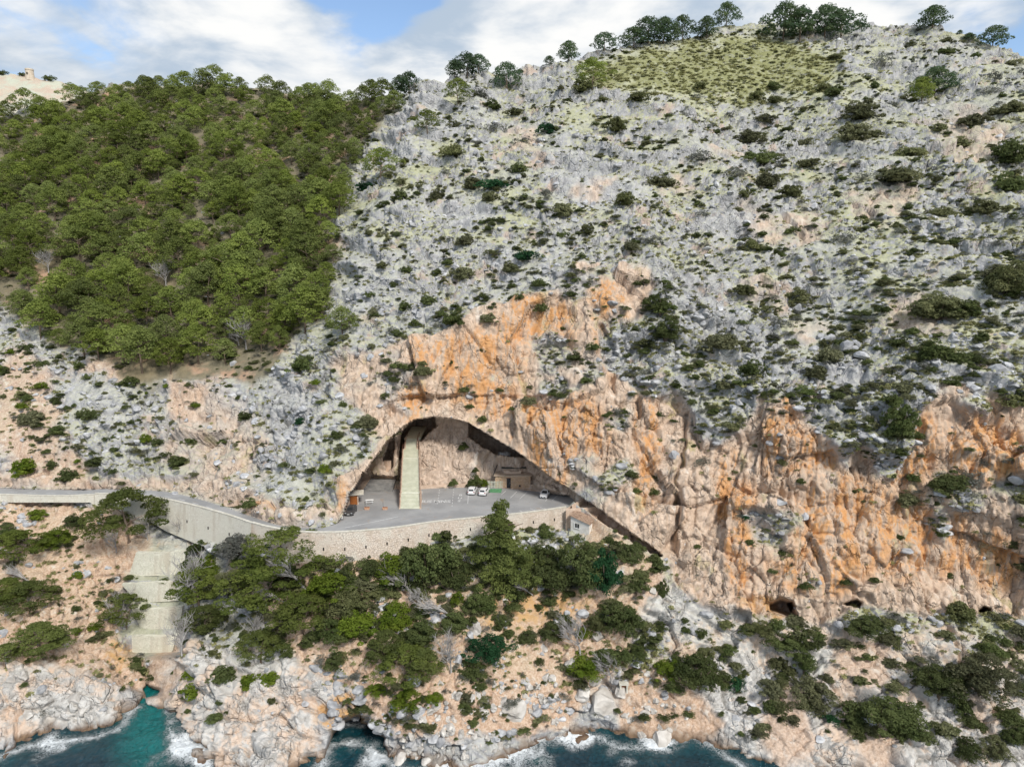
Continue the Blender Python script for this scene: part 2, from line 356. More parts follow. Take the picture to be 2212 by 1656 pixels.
def tps_eval(X, w, Q):
    out = np.empty(len(Q)); n = len(X)
    for s in range(0, len(Q), 20000):
        q = Q[s:s + 20000]; d2 = ((q[:, None] - X[None]) ** 2).sum(-1)
        out[s:s + 20000] = (0.5 * d2 * np.log(d2 + 1e-12)) @ w[:n] + w[n] + q @ w[n + 1:]
    return out
XC = ctl[:, :2] / 1000.0
W_TPS = tps_fit(XC, np.log(ctl[:, 2]))
def upsample(A, nv, nu):
    h, w = A.shape; y = np.linspace(0, h - 1, nv); x = np.linspace(0, w - 1, nu)
    y0 = np.minimum(y.astype(int), h - 2); x0 = np.minimum(x.astype(int), w - 2); fy = (y - y0)[:, None]; fx = (x - x0)[None]
    g = lambda a, b: A[np.ix_(a, b)]
    return g(y0, x0) * (1 - fy) * (1 - fx) + g(y0 + 1, x0) * fy * (1 - fx) + g(y0, x0 + 1) * (1 - fy) * fx + g(y0 + 1, x0 + 1) * fy * fx
tt = np.linspace(0, 1, NV)
V = CREST_V[None] + (VBOT - CREST_V)[None] * tt[:, None]; U = np.broadcast_to(US[None], V.shape)
def coarse(nv, nu):
    uc = np.linspace(-280, 2490, nu); cc = np.interp(uc, *zip(*CREST)); t = np.linspace(0, 1, nv)
    v = cc[None] + (VBOT - cc)[None] * t[:, None]; return np.broadcast_to(uc[None], v.shape).copy(), v
uc, vc = coarse(170, 230)
YB = np.exp(upsample(tps_eval(XC, W_TPS, np.stack([uc.ravel(), vc.ravel()], -1) / 1000.0).reshape(uc.shape), NV, NU))
def lift(U, V, Y):
    b = (CY - V) / F; t = Y / (CP + b * SP)
    return np.stack([(U - CX) / F * t, Y, HC + t * (b * CP - SP)], -1)
PB = lift(U, V, YB)
dU = np.gradient(PB, axis=1); dV = np.gradient(PB, axis=0)
NB = np.cross(dV, dU); NB /= np.linalg.norm(NB, axis=-1, keepdims=True) + 1e-9
NB[NB[..., 1] > 0.2] *= -1

# zone masks, on a coarser grid with frayed edges
uz, vz = coarse(277, 377)
wz = lift(uz, vz, np.exp(tps_eval(XC, W_TPS, np.stack([uz.ravel(), vz.ravel()], -1) / 1000.0).reshape(uz.shape)))
fr = np.stack([fbm(wz / 9.0, 5, 5, 0.65), fbm(wz / 9.0, 5, 9, 0.65)], 0)
def zone(poly, soft=14, fray=60):
    d = sdpoly(uz + fr[0] * fray, vz + fr[1] * fray, poly); return sm(d, -soft, soft)
def zones(polys, **k):
    m = 0
    for p in polys: m = np.maximum(m, zone(p, **k))
    return m
def ell(l, fray=75):
    m = 0
    for u, v, a, b in l:
        m = np.maximum(m, sm(1.25 - np.hypot((uz + fr[0] * fray - u) / a, (vz + fr[1] * fray - v) / b), 0, 0.6))
    return m
WARM = [(720, 800), (760, 770), (850, 740), (920, 700), (990, 650), (1080, 640), (1180, 600), (1260, 580), (1320, 560), (1400, 570), (1420, 620), (1390, 680), (1290, 710), (1310, 790), (1390, 850), (1470, 870),
        (1490, 930), (1540, 965), (1575, 930), (1600, 895), (1640, 858), (1700, 845), (1740, 895), (1765, 930), (1800, 965), (1830, 1010), (1850, 950), (1885, 1020), (1930, 1030), (1960, 960), (1990, 870), (2030, 845), (2080, 820), (2105, 880), (2140, 840), (2211, 875), (2300, 800), (2500, 760), (2500, 1350), (2211, 1330), (2000, 1340), (1850, 1310), (1760, 1385),
        (1660, 1345), (1560, 1320), (1480, 1290), (1440, 1210), (1290, 1110), (1290, 1060), (740, 1060), (725, 1128), (690, 1130), (715, 1080), (760, 1000), (800, 950), (790, 900), (740, 860)]
CAVE = [(735, 1126), (757, 1068), (790, 1010), (830, 960), (870, 915), (893, 903), (930, 899), (975, 902), (1010, 913), (1060, 943), (1110, 973), (1150, 1000), (1190, 1030), (1240, 1064), (1290, 1098), (1310, 1113),
        (1360, 1148), (1434, 1200), (1420, 1203), (1350, 1160), (1300, 1128), (1240, 1082), (1228, 1075), (1000, 1060), (760, 1095)]
z_warm = zone(WARM, 10, 50)
z_warm = z_warm * (1 - 0.85 * sm(fbm(wz / 8.0, 4, 35), 0.18, 0.42) * sm(uz, 700, 900))
z_warm = np.maximum(z_warm, 0.8 * zones([[(0, 1015), (220, 1030), (380, 1030), (480, 1040), (560, 1070), (640, 1100), (700, 1090), (730, 1128), (600, 1132), (420, 1075), (0, 1052), (-280, 1052), (-280, 1015)]], soft=10, fray=36))
z_warm = np.maximum(z_warm, 0.9 * ell([(470, 960, 100, 110), (1690, 500, 90, 40), (1560, 330, 45, 20), (2100, 310, 90, 60), (1480, 400, 45, 25), (1290, 400, 25, 30), (1900, 440, 70, 40), (1650, 610, 50, 22), (1980, 690, 90, 45), (1760, 700, 60, 22), (1140, 300, 40, 20)]) * (0.55 + 0.45 * sm(fbm(wz / 3.0, 3, 31), -0.2, 0.3)))
z_stain = ell([(960, 760, 70, 60), (900, 870, 40, 45), (1150, 690, 95, 70), (1050, 800, 80, 110), (1210, 930, 110, 90), (1310, 690, 40, 130), (1190, 1010, 40, 80), (1080, 870, 60, 50), (1680, 930, 55, 110), (1760, 970, 60, 60), (1830, 1130, 130, 120),
               (1760, 1230, 100, 70), (2120, 960, 110, 90), (1960, 960, 80, 90), (1600, 1170, 35, 150), (1560, 1050, 30, 90), (2190, 1370, 60, 60), (2000, 1160, 110, 110), (1400, 960, 25, 160), (560, 1090, 40, 14), (735, 1080, 16, 50), (2150, 1210, 80, 70)], 40)
z_stain *= z_warm
FOREST = [(-280, 250), (0, 262), (190, 215), (330, 188), (560, 195), (740, 220), (830, 200), (850, 230), (805, 285), (775, 330), (750, 380), (745, 450), (725, 500), (735, 550), (705, 630), (690, 680), (650, 730), (600, 790), (560, 830), (500, 820), (430, 830), (340, 855), (300, 860),
          (270, 810), (200, 770), (120, 745), (60, 715), (0, 650), (-280, 620)]
z_forest = zone(FOREST, 10, 40)
TURF = [(1235, 150), (1350, 112), (1480, 88), (1640, 72), (1760, 100), (1830, 150), (1760, 200), (1600, 222), (1440, 222), (1330, 205), (1260, 185)]
z_turf = zone(TURF, 18, 50)
z_soil = np.maximum(zones([[(-280, 1085), (0, 1085), (270, 1085), (300, 1180), (280, 1260), (240, 1400), (380, 1410), (360, 1500), (250, 1480), (120, 1420), (-280, 1420)],
                           [(480, 1200), (760, 1205), (900, 1180), (1000, 1230), (1150, 1270), (1330, 1250), (1400, 1220), (1440, 1260), (1350, 1420), (1250, 1500), (1200, 1580), (1100, 1600), (850, 1600), (780, 1500), (640, 1450), (560, 1330)],
                           [(1230, 1110), (1300, 1115), (1420, 1205), (1440, 1260), (1300, 1240)],
                           [(1340, 1440), (1480, 1440), (1560, 1560), (1500, 1620), (1320, 1600)]], soft=14), 0.85 * ell([(300, 800, 120, 40), (60, 900, 80, 120), (420, 870, 60, 40), (120, 1010, 90, 30), (1700, 1560, 60, 90), (1900, 1590, 60, 80), (100, 590, 70, 45), (360, 630, 45, 30), (1850, 1430, 70, 50)]))
z_ochre = np.maximum(ell([(1110, 1310, 90, 36), (1190, 1300, 70, 40), (745, 1545, 55, 35), (250, 1410, 40, 30), (1640, 1310, 50, 22), (1680, 1350, 40, 20)]), 0)
z_white = np.maximum(zones([[(365, 1385), (460, 1370), (560, 1430), (640, 1450), (760, 1500), (700, 1560), (690, 1700), (365, 1700), (350, 1560)],
                            [(1400, 1230), (1440, 1240), (1480, 1300), (1560, 1330), (1660, 1360), (2300, 1380), (2500, 1380), (2500, 1720), (1560, 1720), (1500, 1560), (1480, 1440), (1380, 1320)],
                            [(-280, 1400), (0, 1400), (120, 1420), (250, 1480), (270, 1570), (-280, 1640)]], soft=12), ell([(1280, 1490, 50, 50), (1420, 1340, 40, 60)]))
z_slab = ell([(1290, 400, 110, 42), (1530, 650, 60, 75), (1010, 480, 60, 40), (940, 260, 40, 70), (860, 330, 30, 60), (1700, 420, 60, 30), (1380, 740, 60, 40), (1650, 770, 70, 50), (1830, 800, 60, 35), (620, 900, 60, 90), (1190, 330, 40, 20), (1560, 480, 70, 35), (1100, 560, 50, 25)], 90)
gn = sm(fbm(wz / 12.0, 4, 77), -0.35, 0.25) * (1 - 0.75 * z_slab)
z_grass = np.clip((0.40 + 0.55 * gn) * (1 - 0.55 * z_slab) * (1 - z_warm * 0.95) * (1 - 0.8 * z_soil) * (1 - 0.8 * z_white) * (1 - z_forest), 0, 0.86)
z_grass *= np.where((uz < 900) & (vz > 560), 0.72, 1.0) * (1 - 0.8 * sm(vz, 1430, 1500))
z_grass = np.maximum(z_grass, z_turf)
MASKS = dict(warm=z_warm, stain=z_stain, forest=z_forest, turf=z_turf, soil=z_soil, ochre=z_ochre, white=z_white, grass=z_grass, slab=z_slab)
CT = [float(x) for x in np.interp(np.arange(-280, 2492), *zip(*CREST))]
def crest_at(u): return CT[min(max(int(u + 280.5), 0), 2770)]
def pip(u, v, poly):
    c = False; x1, y1 = poly[-1]
    for x2, y2 in poly:
        if (y1 > v) != (y2 > v) and u < (x2 - x1) * (v - y1) / (y2 - y1) + x1: c = not c
        x1, y1 = x2, y2
    return c
def mask_at(name, u, v):
    A = MASKS[name]; c = crest_at(u); h, w = A.shape
    i = int(round((u + 280) / 2770 * (w - 1))); j = int(round((v - c) / (VBOT - c) * (h - 1)))
    return float(A[min(max(j, 0), h - 1), min(max(i, 0), w - 1)])
ZM = {k: upsample(a, NV, NU).astype(np.float32) for k, a in MASKS.items()}

# cuts: road bench, retained banks, terraces, caves
Y = YB.copy()
WOB = fbm(PB / 8.0, 3, 91)
LOT = ROAD_UP + LOT_BACK + ROAD_LOW[::-1]
built = np.zeros(V.shape, np.float32)
def recess(poly, depth, soft=6.0, wob=0.0):
    global Y
    d = sdpoly(U + wob * WOB if wob else U, V, poly); Y += depth * sm(d, -1.0, soft)
e_lo = np.interp(US, *zip(*ROAD_LOW)); e_ft = np.interp(US, *zip(*WALL_FOOT))
bank = (V >= e_lo[None] - 1) & (V <= e_ft[None] + 2) & (US[None] < 1224)
Y = np.where(bank, yroad(e_lo)[None] + 0.45, Y); built[bank] = 1
tv = [(1150, 147), (1190, 140.9), (1236, 140.5), (1252, 137.4), (1290, 137.2), (1311, 135.2), (1349, 135.0), (1371, 132.7), (1406, 132.5), (1430, 128)]
wt = sm(U, 262, 285) * (1 - sm(U, 396, 412)) * sm(V, 1150, 1170) * (1 - sm(V, 1405, 1425))
Y = Y * (1 - wt) + np.interp(V, *zip(*tv)) * wt; built = np.maximum(built, 0.8 * (wt > 0.5))
mouth = inpoly(U, V, CAVE)
bz = HC + T_of(V) * 160.0
back = 157.6 + 0.30 * (bz - ZR) + 2.0 * fbm(PB / 9.0, 3, 41) + 5.0 * sm(U, 1090, 1180) * sm(1030 - V, 0, 60)
back = back - 8.0 * sm(U, 1130, 1235) * sm(V, 985, 1050)
fl = np.minimum(yroad(np.maximum(V, 1000), ZR - 0.15), 400)
inn = np.minimum(back, np.where(V > 1049, fl, 999.0))
cafe = inpoly(U, V, [(752, 1060), (775, 1030), (800, 1026), (862, 1026), (864, 1060)])
inn = np.where(cafe, np.minimum(inn + 9, (ZR - 0.2 + np.maximum(0, 1056 - V) * 0.055 - HC) / T_of(V)), inn)
for poly, dep in (([(866, 978), (867, 925), (890, 900), (938, 895), (944, 915), (920, 937), (904, 948), (902, 978)], 178.0), ([(1012, 908), (1060, 938), (1125, 972), (1132, 990), (1090, 986), (1040, 966), (1012, 945)], 173.0),
                  ([(842, 950), (852, 945), (850, 1005), (836, 1016), (828, 990)], 169.0)):
    inn = np.where(inpoly(U, V, poly), dep, inn)
band = mouth & (U > 1238)
inn = np.where(band, YB + 5.0, inn)
Y = np.where(mouth, np.maximum(inn, YB + 0.6 * (V < 1060)), Y)
lot = inpoly(U, V, LOT)
Y = np.where(lot, yroad(np.maximum(V, 1000), ZR - 0.12), Y); built[lot | cafe] = 1
recess([(700, 1625), (712, 1580), (740, 1545), (775, 1535), (805, 1550), (835, 1600), (848, 1640), (845, 1680), (690, 1680)], 9, 22)
recess([(775, 1600), (790, 1575), (815, 1590), (842, 1640), (840, 1680), (760, 1680)], 7, 10)
recess([(300, 1496), (318, 1482), (345, 1478), (362, 1486), (364, 1503), (310, 1516)], 4, 10)
recess([(1655, 1300), (1690, 1288), (1715, 1296), (1726, 1325), (1735, 1350), (1700, 1335), (1660, 1322)], 7, 14)
recess([(1700, 1302), (1712, 1297), (1722, 1312), (1712, 1322)], 6, 4)
recess([(1820, 1302), (1852, 1292), (1868, 1300), (1862, 1314), (1838, 1312)], 6, 7)
recess([(2112, 1322), (2130, 1306), (2148, 1312), (2146, 1326)], 6, 6)
recess([(1430, 1190), (1445, 1100), (1462, 980), (1470, 880), (1484, 880), (1478, 980), (1466, 1100), (1452, 1210)], 3.0, 11, 34)
recess([(1290, 700), (1310, 690), (1345, 800), (1330, 860), (1305, 780)], 2.0, 9, 30)
recess([(690, 830), (720, 800), (722, 850), (705, 870)], 2.0, 8)
P0 = lift(U, V, Y)

# rock relief
free = 1.0 - built
Pf = PB.astype(np.float32)
jit = np.stack([fbm(Pf / 5.0, 2, 3), fbm(Pf / 5.0, 2, 4), fbm(Pf / 5.0, 2, 6)], -1) * 0.9
warmz = ZM['warm'] * (1 - 0.35 * mouth); sh = np.clip(ZM['white'] + 0.7 * ZM['soil'], 0, 1)
rock = sm(fbm(Pf / 11.0, 3, 21), -0.35, 0.25) * (1 - ZM['turf']) * (1 - 0.7 * ZM['forest'])
disp = 2.6 * fbm(Pf / 26.0, 3, 1) * (1 - 0.7 * mouth)
hz = Pf[..., 2] + 6.0 * fbm(Pf / 17.0, 4, 101) + 0.12 * Pf[..., 0]
saw = (hz / 7.5) % 1.0
led = np.where(saw < 0.28, saw / 0.28, (1 - saw) / 0.72) * 2 - 1
ledm = sm(fbm(Pf / 21.0, 3, 103), -0.25, 0.3)
disp = disp + led * (0.35 + 1.15 * ledm + 0.7 * ZM['slab']) * (1 - ZM['turf']) * (1 - ZM['forest']) * (1 - 0.6 * ZM['warm']) * (1 - 0.7 * ZM['soil']) * (1 - mouth)
gul = 1 - 2.2 * np.abs(vnoise((Pf + 3.0 * fbm(Pf / 14.0, 2, 105)[..., None]) * np.array([0.043, 0.012, 0.014], np.float32), 107))
disp = disp + 2.2 * np.clip(gul, -1, 1) * (1 - ZM['warm']) * (1 - 0.7 * ZM['turf']) * sm(1050 - V, 0, 120)
sl_blocks = 1.0 * blocks((Pf + jit) / np.float32(3.6), 11, 1.1, 0.55, 0.8) + 0.5 * blocks((Pf + jit * 0.5) / np.float32(1.5), 12, 1.1, 0.6, 0.6)
disp = disp + sl_blocks * (0.25 + 0.75 * rock) * (1 - ZM['turf']) * (1 - 0.6 * ZM['forest']) * (1 - warmz) * (1 - 0.55 * sh)
dg = Pf @ np.array([[0.55, 0.3, -0.25], [0.1, 0.9, 0.1], [0.30, 0.0, 0.75]], np.float32)
disp = disp + (1.1 * blocks((dg + jit) / np.float32(5.0), 23, 1.0, 0.6, 0.8) + 0.4 * blocks((dg + jit * .4) / np.float32(1.8), 24, 1.0, 0.55, 0.6)) * ZM['white'] * (1 - ZM['soil'])
Pc = (Pf + jit * 0.35) * np.array([1, 1, 0.22], np.float32)
mega = (Pf + jit * 0.5) @ np.array([[0.85, 0.1, -0.38], [0.1, 1.0, 0.1], [0.36, 0.0, 0.52]], np.float32)
Pc = Pc @ np.array([[0.95, 0.0, -0.25], [0.0, 1.0, 0.0], [0.24, 0.0, 0.97]], np.float32)
cl = 3.0 * blocks(mega / np.float32(17.0), 18, 1.5, 0.5, 0.2) + 0.9 * blocks(Pc / np.float32(6.5), 15, 1.2, 0.6, 0.8) + 0.65 * blocks(Pc / np.float32(2.6), 16, 1.0, 0.55, 0.7) + 0.36 * blocks((Pf + jit * .1) * np.array([1, 1, .55], np.float32) / np.float32(1.4), 17, 1.1, 0.55, 0.6)
flute = np.array([0.5, 0.5, 0.045], np.float32)
rid = (1 - np.abs(vnoise((Pf + jit * .6) * flute, 33)) * 2.2) * 0.22 + (1 - np.abs(vnoise((Pf + jit * .3) * flute * 2.3, 34)) * 2.2) * 0.16
disp = disp + (cl + rid) * warmz * (0.55 + 0.45 * (V > 850))
f1, f2, idh, _ = worley((Pf + 0.3 * jit) / np.float32(1.9), 19)
disp = disp + (0.62 - f1) * 0.8 * ZM['soil'] * (0.25 + idh) * (1 - 0.5 * warmz)
disp = disp + 0.28 * (1 - 0.6 * warmz) * fbm(Pf / 1.6, 3, 51) + 0.12 * fbm(Pf / 0.7, 2, 52)
edge = sdpoly(U, V, LOT); free = free * sm(np.abs(edge), 1, 10) if True else free
lipd = sdpoly(U, V, CAVE)
disp = disp * np.where(mouth, 0.85, 0.25 + 0.75 * sm(-lipd, 2, 55)) * free
PT = P0 + NB * disp[..., None]
PT[built > 0.9] = P0[built > 0.9]

# the far side of the crest falls away to the sea
NBK = 16; rows = [PT]; backrows = []
p = PT[0].copy()
for k in range(1, NBK + 1):
    q = p.copy(); s = k / NBK
    q[:, 1] += 2.5 * k + 260 * s ** 2; q[:, 2] = p[:, 2] * (1 - s ** 1.8) - 6 * s - 0.4 * k
    q[:, 0] *= 1 + 0.3 * s
    backrows.append(q)
ALL = np.concatenate([np.stack(backrows[::-1]), PT], 0)
nr = NV + NBK; idx = np.arange(nr * NU).reshape(nr, NU)
quads = np.stack([idx[1:, :-1], idx[1:, 1:], idx[:-1, 1:], idx[:-1, :-1]], -1).reshape(-1, 4)
me = mesh_np('hillside', ALL.reshape(-1, 3), quads, M['terrain'])
zz = PT[..., 2]
wet = sm(-(zz - 0.9 - 2.4 * fbm(Pf / 4.0, 4, 61)), -0.6, 0.6) * (0.55 + 0.45 * sm(-zz, -1.0, 0.0))
def put_attr(me, name, chans):
    a = me.attributes.new(name, 'FLOAT_COLOR', 'POINT')
    C = np.zeros((nr, NU, 4), np.float32)
    for i, c in enumerate(chans):
        C[NBK:, :, i] = c; C[:NBK, :, i] = c[0][None]
    a.data.foreach_set('color', C.ravel())
warm_c = np.where(mouth, 0.9, ZM['warm'])
put_attr(me, 'zone_a', (warm_c, ZM['stain'] * (1 - mouth), ZM['grass'] * (1 - mouth), ZM['soil']))
put_attr(me, 'zone_b', (ZM['white'], wet, ZM['forest'], ZM['ochre']))
HILL = link('hillside', me); HILL['kind'] = 'structure'
HILL['label'] = 'grey and orange limestone hillside with the cave cliff'
def ground(u, v):
    """surface point of the hillside in survey direction (u, v)"""
    c = crest_at(u); j = (v - c) / (VBOT - c) * (NV - 1); i = (u + 280) / 2770 * (NU - 1)
    j = min(max(j, 0), NV - 1.001); i = min(max(i, 0), NU - 1.001); j0, i0 = int(j), int(i); fj, fi = j - j0, i - i0
    p = PT[j0, i0] * (1 - fj) * (1 - fi) + PT[j0 + 1, i0] * fj * (1 - fi) + PT[j0, i0 + 1] * (1 - fj) * fi + PT[j0 + 1, i0 + 1] * fj * fi
    return Vector(p)

# ------------------------------------------------------------------ the sea
def mat_sea():
    m, nt, bs, out = new_mat('sea_water')
    tc = nd(nt, 'ShaderNodeTexCoord'); P = tc.outputs['Object']
    a = nd(nt, 'ShaderNodeAttribute', attribute_name='surf'); s = nd(nt, 'ShaderNodeSeparateColor'); L(nt, a.outputs['Color'], s.inputs[0])
    foam, shallow = s.outputs[0], s.outputs[1]
    n1 = noise(nt, P, 0.25, 4, 0.6)
    deep = mixc(nt, n1, (0.003, 0.014, 0.030), (0.005, 0.032, 0.052))
    c = mixc(nt, shallow, deep, mixc(nt, n1, (0.0, 0.10, 0.105), (0.01, 0.19, 0.18)))
    wv = noise(nt, mapv(nt, P, (1, 0.6, 1)), 1.3, 5, 0.6, 0.8)
    fn = noise(nt, P, 1.6, 7, 0.68, 1.4); fn2 = noise(nt, P, 0.45, 4, 0.6, 0.8)
    lace = mth(nt, 'SUBTRACT', 1.0, mth(nt, 'MULTIPLY', mth(nt, 'ABSOLUTE', mth(nt, 'SUBTRACT', fn, 0.5)), 7.0))
    f = mth(nt, 'ADD', mth(nt, 'MULTIPLY', lace, 0.55), mth(nt, 'MULTIPLY', fn2, 0.75))
    f = sstep(nt, mth(nt, 'ADD', f, mth(nt, 'MULTIPLY', foam, 1.15)), 1.10, 1.62)
    f = mth(nt, 'MULTIPLY', f, sstep(nt, foam, 0.02, 0.25))
    L(nt, mixc(nt, f, c, (0.80, 0.84, 0.86)), bs.inputs['Base Color'])
    bs.inputs['Specular IOR Level'].default_value = 0.5
    L(nt, mth(nt, 'ADD', mth(nt, 'MULTIPLY', f, 0.7), 0.12), bs.inputs['Roughness'])
    bump(nt, bs, mth(nt, 'ADD', wv, mth(nt, 'MULTIPLY', f, 0.3)), 1.0, 0.8)
    return m
M['sea'] = mat_sea()
SHORE = [(-280, 1650), (0, 1635), (60, 1612), (130, 1602), (200, 1592), (265, 1570), (285, 1540), (305, 1520), (335, 1503), (356, 1500), (362, 1540), (366, 1575), (385, 1605), (430, 1628), (450, 1652), (480, 1690), (560, 1702), (640, 1700), (680, 1670), (698, 1645), (710, 1612), (745, 1605), (790, 1610), (835, 1640), (860, 1668),
         (940, 1664), (1010, 1645), (1090, 1622), (1150, 1600), (1200, 1585), (1250, 1580), (1300, 1590), (1330, 1612), (1400, 1612), (1450, 1605), (1490, 1590), (1540, 1610), (1590, 1645), (1640, 1680), (1900, 1710), (2490, 1760)]
SHP = np.array([onz(u, v, 0)[:2] for u, v in SHORE])
xs = np.concatenate([-np.geomspace(6000, 120, 16), np.arange(-112, 112, 0.4), np.geomspace(120, 6000, 16)])
ys = np.concatenate([-np.geomspace(6000, 40, 14), np.linspace(0, 58, 12), np.arange(60, 132, 0.4), np.geomspace(140, 9000, 18)])
gx, gy = np.meshgrid(xs, ys)
near = (np.abs(gx) < 112) & (gy > 59) & (gy < 132)
dsh = np.full(gx.shape, 99.0)
for (x1, y1), (x2, y2) in zip(SHP[:-1], SHP[1:]):
    e = np.array([x2 - x1, y2 - y1]); t = np.clip(((gx - x1) * e[0] + (gy - y1) * e[1]) / (e @ e), 0, 1)
    dsh = np.minimum(dsh, np.hypot(gx - x1 - t * e[0], gy - y1 - t * e[1]))
P2 = np.stack([gx, gy, np.zeros_like(gx)], -1)
gz = np.where(near, 0.55 * fbm(P2 / np.array([5.0, 3.0, 1]), 4, 71) + 0.22 * fbm(P2 / 1.3, 3, 72) * np.exp(-dsh / 6), 0)
foam = np.clip(0.66 * np.exp(-dsh / 1.8) + 0.80 * np.exp(-dsh / 8.0) * sm(fbm(P2 / 6.0, 3, 73), -0.1, 0.45), 0, 1) * near
bvis = (CY - 0) * 0
def pxu(x, y): 
    b = -HC; d = y * CP - b * SP; return x / d * F + CX
pu = pxu(gx, gy)
shal = near * np.exp(-((pu - 320) / 75) ** 2) * sm(gy, 96, 106) * 0.95
shal = np.maximum(shal, near * 0.6 * np.exp(-((gx - onz(1165, 1640, 0).x) / 2.2) ** 2 - ((gy - onz(1165, 1640, 0).y) / 1.5) ** 2))
shal = np.maximum(shal, near * 0.35 * np.exp(-dsh / 4))
foam = foam * (1 - 0.55 * np.exp(-((pu - 318) / 45) ** 2) * sm(gy, 100, 108))
h_, w_ = gx.shape; ii = np.arange(h_ * w_).reshape(h_, w_)
me = mesh_np('sea', np.stack([gx, gy, gz], -1).reshape(-1, 3), np.stack([ii[:-1, :-1], ii[:-1, 1:], ii[1:, 1:], ii[1:, :-1]], -1).reshape(-1, 4), M['sea'], True)
a = me.attributes.new('surf', 'FLOAT_COLOR', 'POINT')
a.data.foreach_set('color', np.stack([foam, shal, gx * 0, gx * 0 + 1], -1).astype(np.float32).ravel())
link('sea', me)['kind'] = 'structure'

# ------------------------------------------------------------------ the far headland and its watchtower
M['far_rock'] = mat_plain('far_rock', (0.48, 0.38, 0.30), (0.46, 0.47, 0.38), 0.11, bumpd=0.9)
FH = [(-330, 130), (-120, 140), (-60, 146), (0, 160), (30, 165), (65, 166), (100, 170), (150, 183), (185, 196), (230, 225), (300, 262), (420, 330)]
nu_, nv_ = 150, 60
fu = np.linspace(-330, 420, nu_); fc = np.interp(fu, *zip(*FH)); R = []
for j in range(nv_):
    s = j / (nv_ - 1); vv = fc + s * 190; yy = 480 - 120 * s
    R.append(lift(fu, vv, np.full(nu_, yy)))
R = np.stack(R); R[..., 2] += 2.0 * fbm(R / 18.0, 5, 81) + 1.1 * blocks(R.astype(np.float32) / np.float32(6.0), 82); R[..., 1] += 4 * fbm(R / 22.0, 3, 83)
bk = [R[0] + np.array([0, 12.0 * k, -1.5 * k ** 2]) for k in range(9, 0, -1)]
R = np.concatenate([np.stack(bk), R]); h_, w_ = R.shape[:2]; ii = np.arange(h_ * w_).reshape(h_, w_)
me = mesh_np('far_hill', R.reshape(-1, 3), np.stack([ii[1:, :-1], ii[1:, 1:], ii[:-1, 1:], ii[:-1, :-1]], -1).reshape(-1, 4), M['far_rock'])
FARH = link('far_hill', me); FARH['kind'] = 'structure'
FARG = R[9:]
def far_ground(u):
    i = int(round((u + 330) / 750 * (nu_ - 1))); return Vector(FARG[1, min(max(i, 0), nu_ - 1)])
M['tower'] = mat_plain('tower_stone', (0.50, 0.42, 0.33), (0.62, 0.54, 0.44), 1.2, bumpd=0.05)
p = far_ground(66)
tw = empty('watchtower', (p.x, p.y, p.z - 1.2))
MB().tube([(0, 0, 0), (0, 0, 3.2), (0, 0, 6.3)], [2.9, 2.55, 2.35], 20).build('tower_wall', M['tower'], tw)
MB().tube([(0, 0, 6.3), (0, 0, 6.45), (0, 0, 7.3)], [2.5, 2.6, 2.55], 20).build('parapet', M['tower'], tw)
M['dark_gap'] = mat_plain('dark_opening', (0.015, 0.014, 0.013), (0.03, 0.028, 0.025), 2)
MB().box(-0.4, 0.4, -2.75, -2.3, 3.4, 4.6).build('window', M['dark_gap'], tw)
tag(tw, 'small round stone watchtower on the far pale ridge at the left edge', 'tower')

# ------------------------------------------------------------------ road, car park, retaining walls
def mat_asphalt():
    m, nt, bs, _ = new_mat('faded_asphalt')
    tc = nd(nt, 'ShaderNodeTexCoord'); P = tc.outputs['Object']
    n1 = noise(nt, P, 0.16, 4, 0.55); n2 = noise(nt, P, 1.4, 5, 0.6); n3 = noise(nt, P, 14, 3, 0.6)
    c = mixc(nt, sstep(nt, n1, 0.35, 0.65), (0.24, 0.24, 0.24), (0.33, 0.328, 0.325))
    c = mixc(nt, mth(nt, 'MULTIPLY', sstep(nt, n2, 0.56, 0.7), 0.45), c, (0.19, 0.19, 0.19))
    c = mixc(nt, mth(nt, 'MULTIPLY', n3, 0.35), c, (0.36, 0.355, 0.35))
    c = mixc(nt, mth(nt, 'MULTIPLY', sstep(nt, noise(nt, P, 0.3, 4, 0.6, 1.0), 0.60, 0.72), 0.5), c, (0.33, 0.25, 0.18))
    L(nt, c, bs.inputs['Base Color']); bump(nt, bs, n3, 0.3, 0.02); return m
M['asphalt'] = mat_asphalt()
M['paint'] = mat_plain('worn_road_paint', (0.42, 0.42, 0.42), (0.72, 0.72, 0.71), 3.0)
def sheet(name, poly, z, mat, **tags):
    """flat sheet from survey points lying on level z"""
    pts = [onz(u, v, z) for u, v in poly]
    bm = bmesh.new(); f = bm.faces.new([bm.verts.new(p) for p in pts]); bm.normal_update()
    if f.normal.z < 0: f.normal_flip()
    bmesh.ops.triangulate(bm, faces=bm.faces)
    me = bpy.data.meshes.new(name); bm.to_mesh(me); bm.free(); me.materials.append(mat)
    o = link(name, me)
    for k, v in tags.items(): o[k] = v
    return o
def dense(pl, n=6):
    """smooth a polyline (Catmull-Rom)"""
    out = []
    for i in range(len(pl) - 1):
        p0, p1, p2, p3 = [np.array(pl[min(max(i + d, 0), len(pl) - 1)], float) for d in (-1, 0, 1, 2)]
        for k in range(n):
            t = k / n
            out.append(tuple(0.5 * (2 * p1 + (p2 - p0) * t + (2 * p0 - 5 * p1 + 4 * p2 - p3) * t * t + (3 * p1 - p0 - 3 * p2 + p3) * t ** 3)))
    return out + [tuple(pl[-1])]
RU = dense(ROAD_UP); RLW = dense(ROAD_LOW)
ROAD = sheet('road', RU + LOT_BACK[:1] + LOT_BACK[1:] + RLW[::-1], ZR, M['asphalt'], kind='structure')
